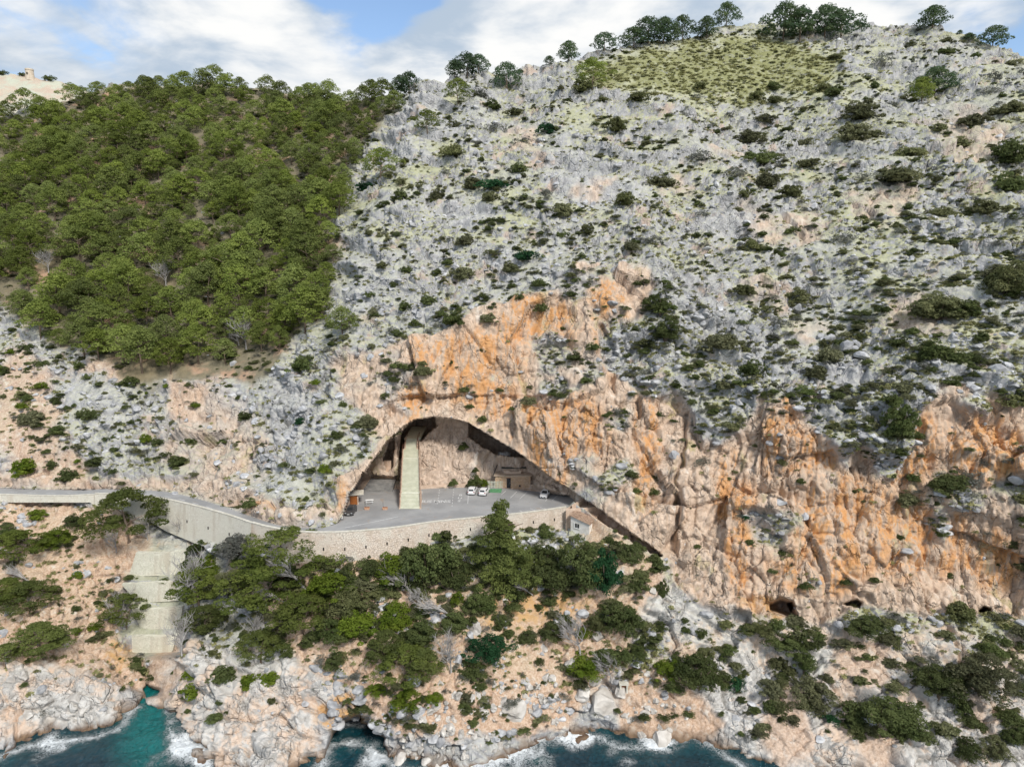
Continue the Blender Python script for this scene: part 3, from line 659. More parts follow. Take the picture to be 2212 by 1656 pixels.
def strip_px(name, pts, w, z, mat, parent=None, dash=None):
    """painted line of width w along survey points on level z; dash=(on, off) metres"""
    P = [onz(u, v, z) for u, v in pts]; b = MB(); acc = 0.0
    for p, q in zip(P[:-1], P[1:]):
        d = q - p; ln = d.length; d.normalize(); s = Vector((-d.y, d.x, 0)) * w / 2; x = 0.0
        while x < ln - 1e-4:
            if dash:
                ph = acc % (dash[0] + dash[1]); on = ph < dash[0]; step = min((dash[0] - ph) if on else (dash[0] + dash[1] - ph), ln - x)
            else: on, step = True, ln - x
            step = max(step, 0.01)
            if on:
                a0, a1 = p + d * x, p + d * (x + step); b.add([a0 - s, a1 - s, a1 + s, a0 + s], [(0, 1, 2, 3)])
            x += step; acc += step
    me = b.mesh(name, mat, fix=False)
    for f in me.polygons:
        if f.normal.z < 0: f.flip()
    return link(name, me, parent)
mid = [((a[0]), a[1] + 8.5 * (1 if a[0] > 100 else 1)) for a in ROAD_UP[:-2]]
strip_px('road_marking', [(u, v) for u, v in dense([(-280, 1058), (0, 1061.5), (110, 1065), (220, 1062.5), (300, 1065.5), (360, 1072), (420, 1086), (480, 1104.5), (540, 1125), (600, 1142), (650, 1147.5), (720, 1146)], 3)], 0.14, ZR + 0.006, M['paint'], ROAD, (2.2, 2.6))
strip_px('road_marking', [(745, 1139), (800, 1128), (860, 1115)], 0.16, ZR + 0.006, M['paint'], ROAD)
for pts in ([(905, 1098), (912, 1060)], [(1012, 1053), (1010, 1087)], [(1102, 1075), (1116, 1061)], [(1122, 1077), (1138, 1062)], [(1178, 1082), (1185, 1068)], [(1192, 1080), (1206, 1068)], [(1122, 1102), (1140, 1110)], [(1145, 1098), (1170, 1107)], [(1166, 1095), (1196, 1103)], [(1088, 1105), (1105, 1113)], [(1082, 1068), (1092, 1060)]):
    strip_px('bay_line', pts, 0.12, ZR + 0.006, M['paint'], ROAD)
strip_px('bay_line', [(949, 1057), (947, 1072), (943, 1092)], 0.12, ZR + 0.006, M['paint'], ROAD, (0.9, 1.0))
strip_px('bay_line', [(980, 1056), (978, 1072), (976, 1094)], 0.12, ZR + 0.006, M['paint'], ROAD, (0.9, 1.0))
M['green_paint'] = mat_plain('green_bay_paint', (0.07, 0.22, 0.10), (0.14, 0.32, 0.17), 1.5)
o = sheet('green_bay', [(1059, 1055), (1084, 1055), (1082, 1064), (1055, 1063)], ZR + 0.005, M['green_paint']); o.parent = ROAD
def text_mesh(name, s, p0, size, sx, rz, sy=1.0):
    c = bpy.data.curves.new(name, 'FONT'); c.body = s; c.size = size; c.align_x = 'CENTER'; c.align_y = 'CENTER'; c.offset = 0.025
    t = bpy.data.objects.new(name, c); me = bpy.data.meshes.new_from_object(t); bpy.data.objects.remove(t)
    me.transform(Matrix.Diagonal((sx, sy, 1, 1))); me.materials.clear(); me.materials.append(M['paint'])
    o = link(name, me, ROAD); o.location = p0; o.rotation_euler = (0, 0, rz); return o
text_mesh('bay_lettering', 'BUS MINIS', onz(940, 1082.5, ZR + 0.007), 1.65, 0.92, math.radians(1), 1.4)
for i, ch in enumerate('BUS'):
    text_mesh('bay_lettering', ch, onz(994.5 - i * 1.6, 1069 + i * 6.2, ZR + 0.007), 1.5, 0.95, math.radians(-6), 1.15)

def mat_wall(name, c1, c2, c3, cell=1.6, joint=0.5):
    m, nt, bs, _ = new_mat(name)
    tc = nd(nt, 'ShaderNodeTexCoord'); P = tc.outputs['Object']
    vo = nd(nt, 'ShaderNodeTexVoronoi', feature='DISTANCE_TO_EDGE'); L(nt, P, vo.inputs['Vector']); vo.inputs['Scale'].default_value = cell
    vc = nd(nt, 'ShaderNodeTexVoronoi'); L(nt, P, vc.inputs['Vector']); vc.inputs['Scale'].default_value = cell
    sp = nd(nt, 'ShaderNodeSeparateColor'); L(nt, vc.outputs['Color'], sp.inputs[0])
    n1 = noise(nt, P, 0.18, 4, 0.6); n2 = noise(nt, P, 2.5, 4, 0.6)
    c = mixc(nt, sp.outputs[0], c1, c2); c = mixc(nt, sstep(nt, n1, 0.45, 0.62), c, c3)
    c = mixc(nt, mth(nt, 'MULTIPLY', n2, 0.16), c, (0.3, 0.26, 0.22))
    j = sstep(nt, vo.outputs['Distance'], 0.0, 0.07)
    c = mixc(nt, mth(nt, 'MULTIPLY', mth(nt, 'SUBTRACT', 1.0, j), joint), c, (0.26, 0.20, 0.15))
    st = sstep(nt, noise(nt, mapv(nt, P, (1, 1, 0.12)), 0.5, 4, 0.6), 0.52, 0.70)
    c = mixc(nt, mth(nt, 'MULTIPLY', st, 0.35), c, (0.40, 0.31, 0.22))
    L(nt, c, bs.inputs['Base Color']); bump(nt, bs, mth(nt, 'ADD', j, n2), 0.8, 0.12); return m
M['wall_pink'] = mat_wall('pink_rubble_wall', (0.64, 0.53, 0.43), (0.75, 0.65, 0.56), (0.72, 0.66, 0.57), 2.8, 0.22)
M['wall_pale'] = mat_wall('pale_rubble_wall', (0.72, 0.68, 0.58), (0.80, 0.77, 0.68), (0.76, 0.73, 0.63), 3.2, 0.18)
M['wall_drystone'] = mat_wall('dry_stone_terrace', (0.68, 0.67, 0.55), (0.79, 0.77, 0.66), (0.74, 0.71, 0.59), 3.0, 0.25)
M['coping'] = mat_plain('wall_coping', (0.50, 0.47, 0.39), (0.64, 0.61, 0.54), 1.5, bumpd=0.03)
def wall_along(name, lo, ft, u0, u1, mat, up, label, cap=True):
    us = [u0 + (u1 - u0) * i / max(2, int(abs(u1 - u0) / 9)) for i in range(max(2, int(abs(u1 - u0) / 9)) + 1)]
    top = [onz(u, np.interp(u, *zip(*lo)), ZR) for u in us]
    foot = []
    for u, tp in zip(us, top):
        y = tp.y; foot.append(HC + float(T_of(np.interp(u, *zip(*ft)))) * y - (0.7 if u < 205 else 1.4))
    base = top[len(top) // 2]; w = empty(name, (base.x, base.y, min(foot)))
    b = MB(); c = MB(); o0 = Vector((base.x, base.y, min(foot)))
    n = len(us)
    for i in range(n):
        d = (top[min(i + 1, n - 1)] - top[max(i - 1, 0)]); d.z = 0; d.normalize(); s = Vector((-d.y, d.x, 0))
        if s.y > 0: s = -s
        f = top[i] + s * 0.32; bk = top[i] - s * 0.18
        bat = s * (0.10 * (ZR - foot[i]))
        vs = [f + bat + Vector((0, 0, foot[i] - ZR)), f + Vector((0, 0, up)), bk + Vector((0, 0, up)), bk + Vector((0, 0, foot[i] - ZR))]
        vc_ = [f + s * 0.06 + Vector((0, 0, up)), f + s * 0.06 + Vector((0, 0, up + 0.14)), bk - s * 0.06 + Vector((0, 0, up + 0.14)), bk - s * 0.06 + Vector((0, 0, up))]
        for B, vv in ((b, vs), (c, vc_)): B.v += [tuple(p - o0) for p in vv]
    for B in (b, c):
        for i in range(n - 1):
            for k in range(4): B.f.append((i * 4 + k, i * 4 + (k + 1) % 4, (i + 1) * 4 + (k + 1) % 4, (i + 1) * 4 + k))
        B.f += [(0, 1, 2, 3), tuple((n - 1) * 4 + k for k in (3, 2, 1, 0))]
    b.build('wall_face', mat, w)
    if cap: c.build('coping', M['coping'], w)
    # drainage slits
    for i in range(2, n - 2, 5):
        h = (foot[i] + 1.4) - ZR
        if h > -2.2: continue
        d = (top[i + 1] - top[i - 1]); d.z = 0; d.normalize(); s = Vector((-d.y, d.x, 0)); s = -s if s.y > 0 else s
        q = top[i] + s * (0.32 + 0.10 * (-h * 0.55) + 0.0) + Vector((0, 0, h * 0.55)) - o0
        MB().box(q.x - 0.12, q.x + 0.12, q.y - 0.12, q.y + 0.10, q.z - 0.3, q.z + 0.3).build('drain_slit', M['dark_gap'], w)
    tag(w, label, 'wall'); return w
wall_along('retaining_wall', RLW, WALL_FOOT, -270, 205, M['wall_pale'], 0.3, 'low pale parapet wall along the road at the left edge')
wall_along('retaining_wall', RLW, WALL_FOOT, 206, 545, M['wall_pale'], 0.5, 'tall pale retaining wall holding up the curving road above the terraces')
wall_along('retaining_wall', RLW, WALL_FOOT, 546, 1222, M['wall_pink'], 0.6, 'long pinkish rubble retaining wall in front of the car park')

def quad_wall(name, corners, Yv, th, mat, label, cat='wall', group=None):
    """vertical wall with survey outline at northing Yv: TL, TR, BR, BL"""
    P = [at(u, v, Yv) for u, v in corners]; o0 = (P[3] + P[2]) / 2; b = MB(); N = 9; vs = []; fs = []
    for i in range(N + 1):
        t = i / N; tp = P[0].lerp(P[1], t); bt = P[3].lerp(P[2], t); bow = -0.55 * math.sin(math.pi * t)
        for q, dy in ((bt, bow - 0.35), (tp, bow), (tp, bow + th), (bt, bow + th)):
            vs.append(q - o0 + Vector((0, dy, (0.14 * math.sin(5 * t + Yv) + random.uniform(-.08, .08)) if q is tp else -0.5)))
    for i in range(N):
        for k in range(4): fs.append((i * 4 + k, i * 4 + (k + 1) % 4, i * 4 + 4 + (k + 1) % 4, i * 4 + 4 + k))
    fs += [(0, 1, 2, 3), tuple(N * 4 + k for k in (3, 2, 1, 0))]
    b.add(vs, fs); o = b.build(name, mat); o.location = o0; tag(o, label, cat, group); return o
random.seed(4)
TN = ['uppermost dry stone terrace wall in the gully below the road', 'second dry stone terrace wall from the top in the gully', 'third dry stone terrace wall from the top in the gully', 'lowest dry stone terrace wall in the gully above the cove']
for (cs, yv), lb in zip((([(294, 1193), (402, 1188), (396, 1233), (280, 1236)], 140.2), ([(262, 1260), (392, 1253), (396, 1289), (296, 1291)], 136.9), ([(283, 1312), (394, 1310), (390, 1348), (305, 1350)], 134.7), ([(284, 1373), (382, 1370), (372, 1404), (288, 1410)], 132.2)), TN):
    quad_wall('terrace_wall', cs, yv, 0.9, M['wall_drystone'], lb, group='dry stone terrace walls')
# rock-cut entrance pillars at the road bend
M['render_beige'] = mat_plain('beige_masonry', (0.50, 0.37, 0.28), (0.62, 0.49, 0.39), 1.6, bumpd=0.04)
p = onz(503, 1094, ZR); gw = empty('gate_wall', p)
MB().box(-2.1, 0.3, 0.2, 0.75, 0, 1.3).build('wall_face', M['render_beige'], gw)
MB().box(0.3, 1.0, 0.1, 0.8, 0, 1.9).build('pillar', M['render_beige'], gw); MB().box(0.22, 1.08, 0.02, 0.88, 1.9, 2.05).build('cap', M['coping'], gw)
tag(gw, 'short beige wall with a pillar at the inside of the road bend', 'wall')
# low kerb wall at the back of the car park
b = MB(); kp = [onz(u, v, ZR) for u, v in [(908, 1056), (960, 1053), (1010, 1052), (1058, 1051)]]; o0 = kp[1]
for p, q in zip(kp[:-1], kp[1:]):
    b.hexa([p - o0, q - o0, q - o0 + Vector((0, .5, 0)), p - o0 + Vector((0, .5, 0))], [p - o0 + Vector((0, 0, .75)), q - o0 + Vector((0, 0, .75)), q - o0 + Vector((0, .5, .75)), p - o0 + Vector((0, .5, .75))])
o = b.build('kerb_wall', M['render_beige']); o.location = o0; tag(o, 'low beige kerb wall at the back of the car park behind the white cars', 'wall')

# ------------------------------------------------------------------ the great stair into the cave
M['step'] = mat_plain('worn_stone_step', (0.58, 0.59, 0.47), (0.70, 0.70, 0.58), 1.1, bumpd=0.02)
M['riser'] = mat_plain('step_riser', (0.50, 0.48, 0.37), (0.60, 0.58, 0.46), 1.5)
M['rail'] = mat_plain('rusty_handrail', (0.10, 0.045, 0.03), (0.20, 0.09, 0.06), 4, rough=0.6)
y0 = onz(885, 1099, ZR).y; xa = onz(864, 1100, ZR).x; xb = onz(906, 1099, ZR).x
xc = (xa + xb) / 2; hw0 = (xb - xa) / 2
st = empty('staircase', (xc, y0, ZR))
NS, RISE, RUN = 56, 0.192, 0.32
prof = []; yy = 0.0; zz_ = 0.0
sx_top = (at(885.5, 953, 159).x - xc)
def st_x(y): return sx_top * min(1, y / 18.5)
b_side = MB(); lefts = []; rights = []
for k in range(NS):
    land = 1.3 if k in (11, 38) else 0.0
    tread = RUN + land
    hw = hw0 - 0.018 * yy if k < 46 else 1.28
    z1 = zz_ + RISE; cxs = st_x(yy)
    stp = MB().box(cxs - hw, cxs + hw, yy - 0.07, yy + tread, z1 - 0.07, z1).build('step', M['step'], st)
    MB().box(cxs - hw + 0.01, cxs + hw - 0.01, yy + 0.02, yy + 0.048, z1 - RISE - 0.004, z1 - 0.073).build('riser', M['riser'], stp)
    b_side.box(cxs - hw - 0.34, cxs - hw - 0.004, yy, yy + tread, max(-0.5, z1 - 3.0) if k > 8 else -0.3, z1 + 0.12)
    b_side.box(cxs + hw + 0.004, cxs + hw + 0.34, yy, yy + tread, max(-0.5, z1 - 3.0) if k > 8 else -0.3, z1 + 0.12)
    b_side.box(cxs - hw, cxs + hw, yy + 0.05, yy + tread, max(-0.5, z1 - 3.0) if k > 8 else -0.3, z1 - 0.345)
    if k % 4 == 0 or k in (45, 46): lefts.append((cxs - hw - 0.17, yy + 0.15, z1 + 0.12)); rights.append((cxs + hw + 0.17, yy + 0.15, z1 + 0.12))
    yy += tread; zz_ = z1
b_side.build('side_wall', M['render_beige'], st, fix=False)
MB().box(sx_top - 1.9, sx_top + 1.9, yy + 0.07, yy + 13, zz_ - 0.5, zz_).build('landing', M['step'], st)
for pts in (lefts, rights):
    pts = pts + [(pts[-1][0], yy + 2.5, zz_)]
    MB().tube([Vector(p) + Vector((0, 0, 1.0)) for p in pts], 0.045, 6).build('handrail', M['rail'], st)
    MB().tube([Vector(p) + Vector((0, 0, 0.5)) for p in pts], 0.03, 5).build('handrail', M['rail'], st)
    for p in pts: MB().tube([Vector(p) - Vector((0, 0, .1)), Vector(p) + Vector((0, 0, 1.02))], 0.04, 5).build('rail_post', M['rail'], st)
tag(st, 'long straight stone staircase with rusty handrails climbing into the cave mouth', 'staircase')

# arch wall and stepped yard left of the stair
def arch_wall(name, x0, x1, ztop, ax, ar, zs, th, mat):
    """wall with a round arched passage (local: front face at y=0, floor z=0)"""
    b = MB(); N = 10
    b.box(x0, ax - ar, 0, th, -0.4, ztop); b.box(ax + ar, x1, 0, th, -0.4, ztop)
    for i in range(N):
        a0, a1 = math.pi * i / N, math.pi * (i + 1) / N
        xA, xB = ax - ar * math.cos(a0), ax - ar * math.cos(a1); zA, zB = zs + ar * math.sin(a0), zs + ar * math.sin(a1)
        b.hexa([(xA, 0, zA), (xB, 0, zB), (xB, th, zB), (xA, th, zA)], [(xA, 0, ztop), (xB, 0, ztop), (xB, th, ztop), (xA, th, ztop)])
    return b
yard = onz(815, 1030, ZR + 1.2)
aw = empty('arched_wall', yard)
arch_wall('wall_face', -3.2, 3.4, 4.0, -0.7, 1.15, 1.3, 0.8, M['render_beige']).build('wall_face', M['render_beige'], aw)
MB().box(-1.9, 0.5, 0.9, 1.2, -0.3, 3.2).build('passage', M['dark_gap'], aw)
tag(aw, 'beige wall with a round archway left of the staircase inside the cave', 'wall')
M['terrace_grey'] = mat_plain('grey_terrace_paving', (0.17, 0.17, 0.17), (0.26, 0.255, 0.245), 0.9, bumpd=0.02)
p0 = onz(815, 1062, ZR); yt = empty('yard_terrace', p0)
for k in range(4):
    MB().box(-3.6 + 0.2 * k, 3.4, 1.0 * k, 1.0 * k + 1.2 + (6 if k == 3 else 0), -0.2, 0.28 * (k + 1)).build('step', M['terrace_grey'], yt)
tag(yt, 'stepped grey paved terrace leading to the archway in the cave', 'terrace')
M['door_wood'] = mat_plain('orange_brown_door', (0.22, 0.07, 0.02), (0.34, 0.13, 0.04), 3, stretch=(6, 6, 0.6))
p0 = onz(764, 1090, ZR); hut = empty('kiosk', p0, math.radians(12))
MB().box(-1.5, 1.0, 0, 2.2, -0.1, 2.35).build('wall', M['render_beige'], hut)
MB().box(-0.72, 0.72, -0.06, 0.0, 0.02, 2.05).build('door', M['door_wood'], hut)
MB().box(-1.75, 2.2, -0.5, 2.6, 2.35, 2.52).build('roof_slab', M['coping'], hut)
for x in (-0.8, 0.72): MB().box(x, x + 0.08, -0.09, 0.0, 0, 2.12).build('door_frame', M['rail'], hut)
tag(hut, 'small kiosk with an orange brown door beside the dark parked car', 'kiosk')
# planters, table, sign
M['terracotta'] = mat_plain('terracotta', (0.48, 0.28, 0.18), (0.60, 0.38, 0.26), 3)
M['dark_metal'] = mat_plain('dark_metal', (0.03, 0.03, 0.032), (0.06, 0.06, 0.06), 3, rough=0.5, spec=0.4)
M['white_paint'] = mat_plain('white_paint', (0.70, 0.70, 0.69), (0.80, 0.80, 0.79), 2, rough=0.6)
for i, (u, lb) in enumerate(((792.5, 'terracotta planter box with a thin pole nearest the dark car'), (831.5, 'terracotta planter box with a thin pole nearest the staircase'))):
    pl = empty('planter', onz(u, 1100, ZR))
    MB().hexa([(-.5, -.2, 0), (.5, -.2, 0), (.5, .2, 0), (-.5, .2, 0)], [(-.58, -.26, .5), (.58, -.26, .5), (.58, .26, .5), (-.58, .26, .5)]).build('box', M['terracotta'], pl)
    MB().box(-.5, .5, -.19, .19, .50, .53).build('soil', M['door_wood'], pl)
    MB().tube([(-.4, 0, .5), (-.42, 0, 1.7)], 0.035, 6).build('pole', M['dark_metal'], pl)
    tag(pl, lb, 'planter', 'planters in front of the cave yard')
tb = empty('picnic_table', onz(798, 1086, ZR), math.radians(8))
MB().box(-.85, .85, -.42, .42, .70, .76).build('tabletop', M['white_paint'], tb)
for s in (-1, 1):
    MB().box(-.85, .85, s * .78 - .14, s * .78 + .14, .42, .47).build('bench', M['white_paint'], tb)
    MB().box(s * .6 - .04, s * .6 + .04, -.75, .75, .36, .42).build('crossbar', M['white_paint'], tb)
    for q in (-1, 1): MB().tube([(s * .6, q * .62, 0), (s * .6, q * .28, .70)], .04, 5).build('leg', M['white_paint'], tb)
tag(tb, 'white picnic table on the grey yard beside the staircase', 'table')
sg = empty('sign_board', onz(733, 1124, ZR), math.radians(18))
MB().box(-.75, .65, -.04, .02, 0.35, 1.45).build('board', M['white_paint'], sg)
for x in (-.65, .72): MB().tube([(x, 0.06, 0), (x, 0.06, 1.6)], .045, 6).build('post', M['dark_metal'], sg)
tag(sg, 'white sign board on dark posts at the foot of the left cave lip', 'sign')

# ------------------------------------------------------------------ stone ticket building under the overhang
M['stone_orange'] = mat_wall('warm_masonry', (0.56, 0.36, 0.22), (0.64, 0.47, 0.33), (0.60, 0.45, 0.35), 2.4)
M['roof_slab'] = mat_plain('dusty_flat_roof', (0.34, 0.26, 0.20), (0.46, 0.37, 0.29), 0.8, bumpd=0.03)
M['glass_dark'] = mat_plain('dark_glass', (0.015, 0.018, 0.022), (0.03, 0.035, 0.04), 2, rough=0.15, spec=0.5)
M['steel'] = mat_plain('galvanised_steel', (0.38, 0.39, 0.40), (0.52, 0.53, 0.54), 1.5, rough=0.45, spec=0.5, metal=0.6)
M['roof_dark'] = mat_plain('dark_roofing', (0.045, 0.05, 0.045), (0.11, 0.11, 0.10), 1.2)
p0 = onz(1108, 1053.5, ZR); tb_ = empty('ticket_building', p0)
bw = MB(); dl, dr, dh = -1.55, -0.55, 2.35      # door opening
bw.box(-4.3, dl, 0, 0.4, -0.2, 3.0); bw.box(dr, 4.1, 0, 0.4, -0.2, 3.0); bw.box(dl, dr, 0, 0.4, dh, 3.0)
bw.box(-4.3, -3.9, 0.4, 5, -0.2, 3.0); bw.box(3.7, 4.1, 0.4, 5, -0.2, 3.0); bw.box(-3.9, 3.7, 4.6, 5, -0.2, 3.0)
wl = bw.build('wall', M['stone_orange'], tb_)
dr_ = MB().box(dl + 0.03, dr - 0.03, 0.25, 0.32, 0, dh - 0.02).build('door', M['glass_dark'], tb_)
MB().box(dr - 0.2, dr - 0.14, 0.20, 0.25, 1.0, 1.2).build('handle', M['steel'], dr_)
MB().box(dl - 0.1, dr + 0.1, -0.05, 0.0, dh, dh + 0.16).build('lintel', M['rail'], tb_)
wn = MB().box(1.4, 1.8, -0.03, 0.0, 0.25, 0.75).build('window', M['glass_dark'], tb_)
MB().hexa([(-4.6, -0.35, 3.003), (4.4, -0.35, 3.003), (4.4, 5.3, 3.2), (-4.6, 5.3, 3.2)], [(-4.6, -0.35, 3.2), (4.4, -0.35, 3.2), (4.4, 5.3, 3.45), (-4.6, 5.3, 3.45)]).build('roof_slab', M['roof_slab'], tb_)
MB().box(-2.6, 2.9, 2.2, 5.4, 3.35, 4.2).build('upper_wall', M['render_beige'], tb_)
MB().hexa([(-2.8, 1.9, 4.203), (3.1, 1.9, 4.203), (3.1, 5.6, 4.7), (-2.8, 5.6, 4.7)], [(-2.8, 1.9, 4.32), (3.1, 1.9, 4.32), (3.1, 5.6, 4.85), (-2.8, 5.6, 4.85)]).build('canopy', M['roof_dark'], tb_)
MB().box(-2.3, -0.9, 0.9, 1.5, 3.22, 4.0).build('parapet_block', M['render_beige'], tb_); MB().box(-0.895, 1.5, 0.85, 1.35, 3.22, 3.75).build('parapet_block', M['render_beige'], tb_); MB().box(1.505, 1.9, 0.9, 2.18, 3.22, 4.1).build('parapet_block', M['render_beige'], tb_)
MB().tube([(-4.7, -0.1, 3.2), (-3.4, 4.8, 5.6)], 0.12, 6).build('drain_pipe', M['dark_metal'], tb_)
tag(tb_, 'stone building with a dark doorway and flat dusty roof under the cave overhang', 'building')
p0 = at(1089, 988, 164.5); tk = empty('water_tank', p0)
MB().tube([(-1.5, 0, .75), (-1.42, 0, .75), (1.42, 0, .75), (1.5, 0, .75)], [.55, .72, .72, .55], 18).build('tank_body', M['steel'], tk, True)
for x in (-.9, .55, .75): MB().tube([(x - .04, 0, .75), (x + .04, 0, .75)], .745, 18).build('band', M['white_paint'], tk)
for x in (-.9, .9): MB().box(x - .12, x + .12, -.5, .5, -0.6, .3).build('cradle', M['dark_metal'], tk)
MB().tube([(0.2, 0, 1.45), (0.2, 0, 1.6)], .2, 10).build('hatch', M['steel'], tk)
tag(tk, 'horizontal grey metal water tank above the flat roofed building in the cave', 'water tank')
# slatted pale fence left of the building
M['fence'] = mat_plain('pale_fence', (0.44, 0.47, 0.38), (0.60, 0.60, 0.52), 2)
f0 = onz(1054, 1053, ZR); fe = empty('slat_fence', f0)
x_end = onz(1066, 1053.5, ZR).x - f0.x
for i in range(10): MB().box(i * .36 - .02, i * .36 + .13, -0.25, -0.19, 0.05, 1.75).build('slat', M['fence'], fe)
for z in (.35, 1.4): MB().box(-.05, 3.45, -0.187, -0.13, z, z + .09).build('rail', M['fence'], fe)
for x in (-.1, 1.65, 3.45): MB().box(x, x + .09, -0.127, -0.03, 0, 1.85).build('post', M['fence'], fe)
tag(fe, 'pale vertical slat fence against the left side of the stone building', 'fence')
# sloping cable handrail beside the building
hb = onz(1172, 1061, ZR); ha = at(1152, 1043, 155); ra = MB().tube([ha - hb, (ha - hb) * .5 + Vector((0, 0, .15)), Vector((0, 0, .1))], .05, 5).build('pipe', M['coping']); ra.location = hb
tag(ra, 'thin pale pipe sloping down the rock to the parked white car', 'pipe')

# ------------------------------------------------------------------ tiled house below the car park
M['plaster'] = mat_plain('old_white_plaster', (0.64, 0.62, 0.57), (0.80, 0.78, 0.75), 0.9, bumpd=0.02)
M['tile'] = mat_plain('old_roof_tile', (0.26, 0.17, 0.12), (0.46, 0.33, 0.24), 2.2, objrand=0.25)
zg = 26.6
A_ = onz(1232, 1143, zg + .4); B_ = onz(1272, 1157, zg + .1); C_ = onz(1290, 1138, zg + .2); D_ = A_ + (C_ - B_)
A_.z = B_.z = C_.z = D_.z = 0
hs = empty('tiled_house', (B_.x, B_.y, zg)); O_ = Vector((B_.x, B_.y, 0))
ring = [A_ - O_, B_ - O_, C_ - O_, D_ - O_]; tops = [3.5, 2.55, 2.75, 3.7]
wl = MB().hexa([r + Vector((0, 0, -1.2)) for r in ring], [r + Vector((0, 0, t)) for r, t in zip(ring, tops)]).build('wall', M['plaster'], hs)
e1 = (ring[1] - ring[0]); e1n = e1.normalized(); nrm = Vector((e1n.y, -e1n.x, 0))
if nrm.y > 0: nrm = -nrm
def on_face(s0, s1, z0, z1, d0, d1, a=ring[0], e=e1, n=nrm):
    q0, q1 = a + e * s0, a + e * s1
    return MB().hexa([q0 + n * d1 + Vector((0, 0, z0)), q1 + n * d1 + Vector((0, 0, z0)), q1 + n * d0 + Vector((0, 0, z0)), q0 + n * d0 + Vector((0, 0, z0))],
                     [q0 + n * d1 + Vector((0, 0, z1)), q1 + n * d1 + Vector((0, 0, z1)), q1 + n * d0 + Vector((0, 0, z1)), q0 + n * d0 + Vector((0, 0, z1))])
w1 = on_face(.24, .46, 1.15, 2.05, -.02, .03).build('window', M['glass_dark'], hs)
on_face(.20, .239, 1.05, 2.15, -.02, .08).build('frame', M['white_paint'], w1); on_face(.19, .50, 0.98, 1.10, -.02, .12).build('sill', M['white_paint'], w1); on_face(.345, .36, 1.15, 2.05, .0, .05).build('mullion', M['white_paint'], w1)
rf = empty('roof', (0, 0, 0)); rf.parent = hs
bpy.data.objects.remove(rf)
ex = 0.35; mids = sum(ring, Vector()) / 4
rr = [r + (r - mids).normalized() * ex + Vector((0, 0, t + .02)) for r, t in zip(ring, tops)]
roof = MB().hexa([r for r in rr], [r + Vector((0, 0, .10)) for r in rr]).build('roof', M['tile'], hs)
tiles = MB(); random.seed(8)
for i in range(15):                                    # barrel tiles: each row a run of short overlapping half-pipes
    s = (i + .5) / 15
    for j in range(11):
        t0, t1 = j / 11, (j + 1.18) / 11
        q0 = rr[3].lerp(rr[0], s).lerp(rr[2].lerp(rr[1], s), min(t0, 1)); q1 = rr[3].lerp(rr[0], s).lerp(rr[2].lerp(rr[1], s), min(t1, 1.02))
        jx = random.uniform(-.02, .02); up = Vector((0, 0, .10 + random.uniform(0, .025)))
        tiles.tube([q0 + up, q1 + up + Vector((jx, 0, .02))], [.15, .185], 6, False)
o = tiles.build('roof_tiles', M['tile'], roof, fix=False); o['kind'] = 'stuff'
tag(hs, 'small white plastered house with brown barrel tile roof below the car park end', 'house')
# flat terrace block behind it
blk = [onz(1222, 1098, 31), onz(1256, 1076, 31), onz(1304, 1092, 30.6), onz(1276, 1099, 30.6)]
o0 = Vector((blk[0].x, blk[0].y, 25.5)); tbk = empty('flat_roofed_annex', o0)
fl_ = [Vector((p.x, p.y, 0)) - Vector((o0.x, o0.y, 0)) for p in blk]
order = fl_[::-1] if (fl_[1] - fl_[0]).cross(fl_[2] - fl_[0]).z < 0 else fl_
MB().hexa([p for p in order], [p + Vector((0, 0, 4.9)) for p in order]).build('wall', M['render_beige'], tbk)
c_ = sum(order, Vector()) / 4
for k in range(4):
    p, q = order[k], order[(k + 1) % 4]; pi, qi = p.lerp(c_, .07), q.lerp(c_, .07)
    MB().hexa([p + Vector((0, 0, 4.903)), q + Vector((0, 0, 4.903)), qi + Vector((0, 0, 4.903)), pi + Vector((0, 0, 4.903))], [p + Vector((0, 0, 5.45)), q + Vector((0, 0, 5.45)), qi + Vector((0, 0, 5.45)), pi + Vector((0, 0, 5.45))]).build('parapet', M['render_beige'], tbk)
MB().tube([c_ + Vector((.5, 1.2, 4.9)), c_ + Vector((.5, 1.2, 7.2))], .05, 6).build('pole', M['dark_metal'], tbk)
MB().hexa([order[3].lerp(c_, .3) + Vector((0, 0, 4.91)), order[2].lerp(c_, .3) + Vector((0, 0, 4.91)), order[2].lerp(c_, .5) + Vector((0, 0, 4.91)), order[3].lerp(c_, .5) + Vector((0, 0, 4.91))], [order[3].lerp(c_, .3) + Vector((0, 0, 6.1)), order[2].lerp(c_, .3) + Vector((0, 0, 6.0)), order[2].lerp(c_, .5) + Vector((0, 0, 6.0)), order[3].lerp(c_, .5) + Vector((0, 0, 6.1))]).build('stair_block', M['render_beige'], tbk)
tag(tbk, 'beige flat roofed annex with parapets behind the small tiled house', 'building')
# stone opening in the shore rubble
so_ = empty('stone_hatch', ground(1346, 1488) + Vector((0, -0.4, -0.3)))
MB().box(-.75, -.45, -.3, .9, -.4, 1.5).build('jamb', M['coping'], so_); MB().box(.45, .75, -.3, .9, -.4, 1.5).build('jamb', M['coping'], so_)
MB().box(-.85, .85, -.36, .9, 1.503, 1.75).build('lintel', M['coping'], so_); MB().box(-.448, .448, .3, .8, -.4, 1.5).build('opening', M['door_wood'], so_)
tag(so_, 'small stone framed doorway standing in the boulders above the shore', 'doorway')

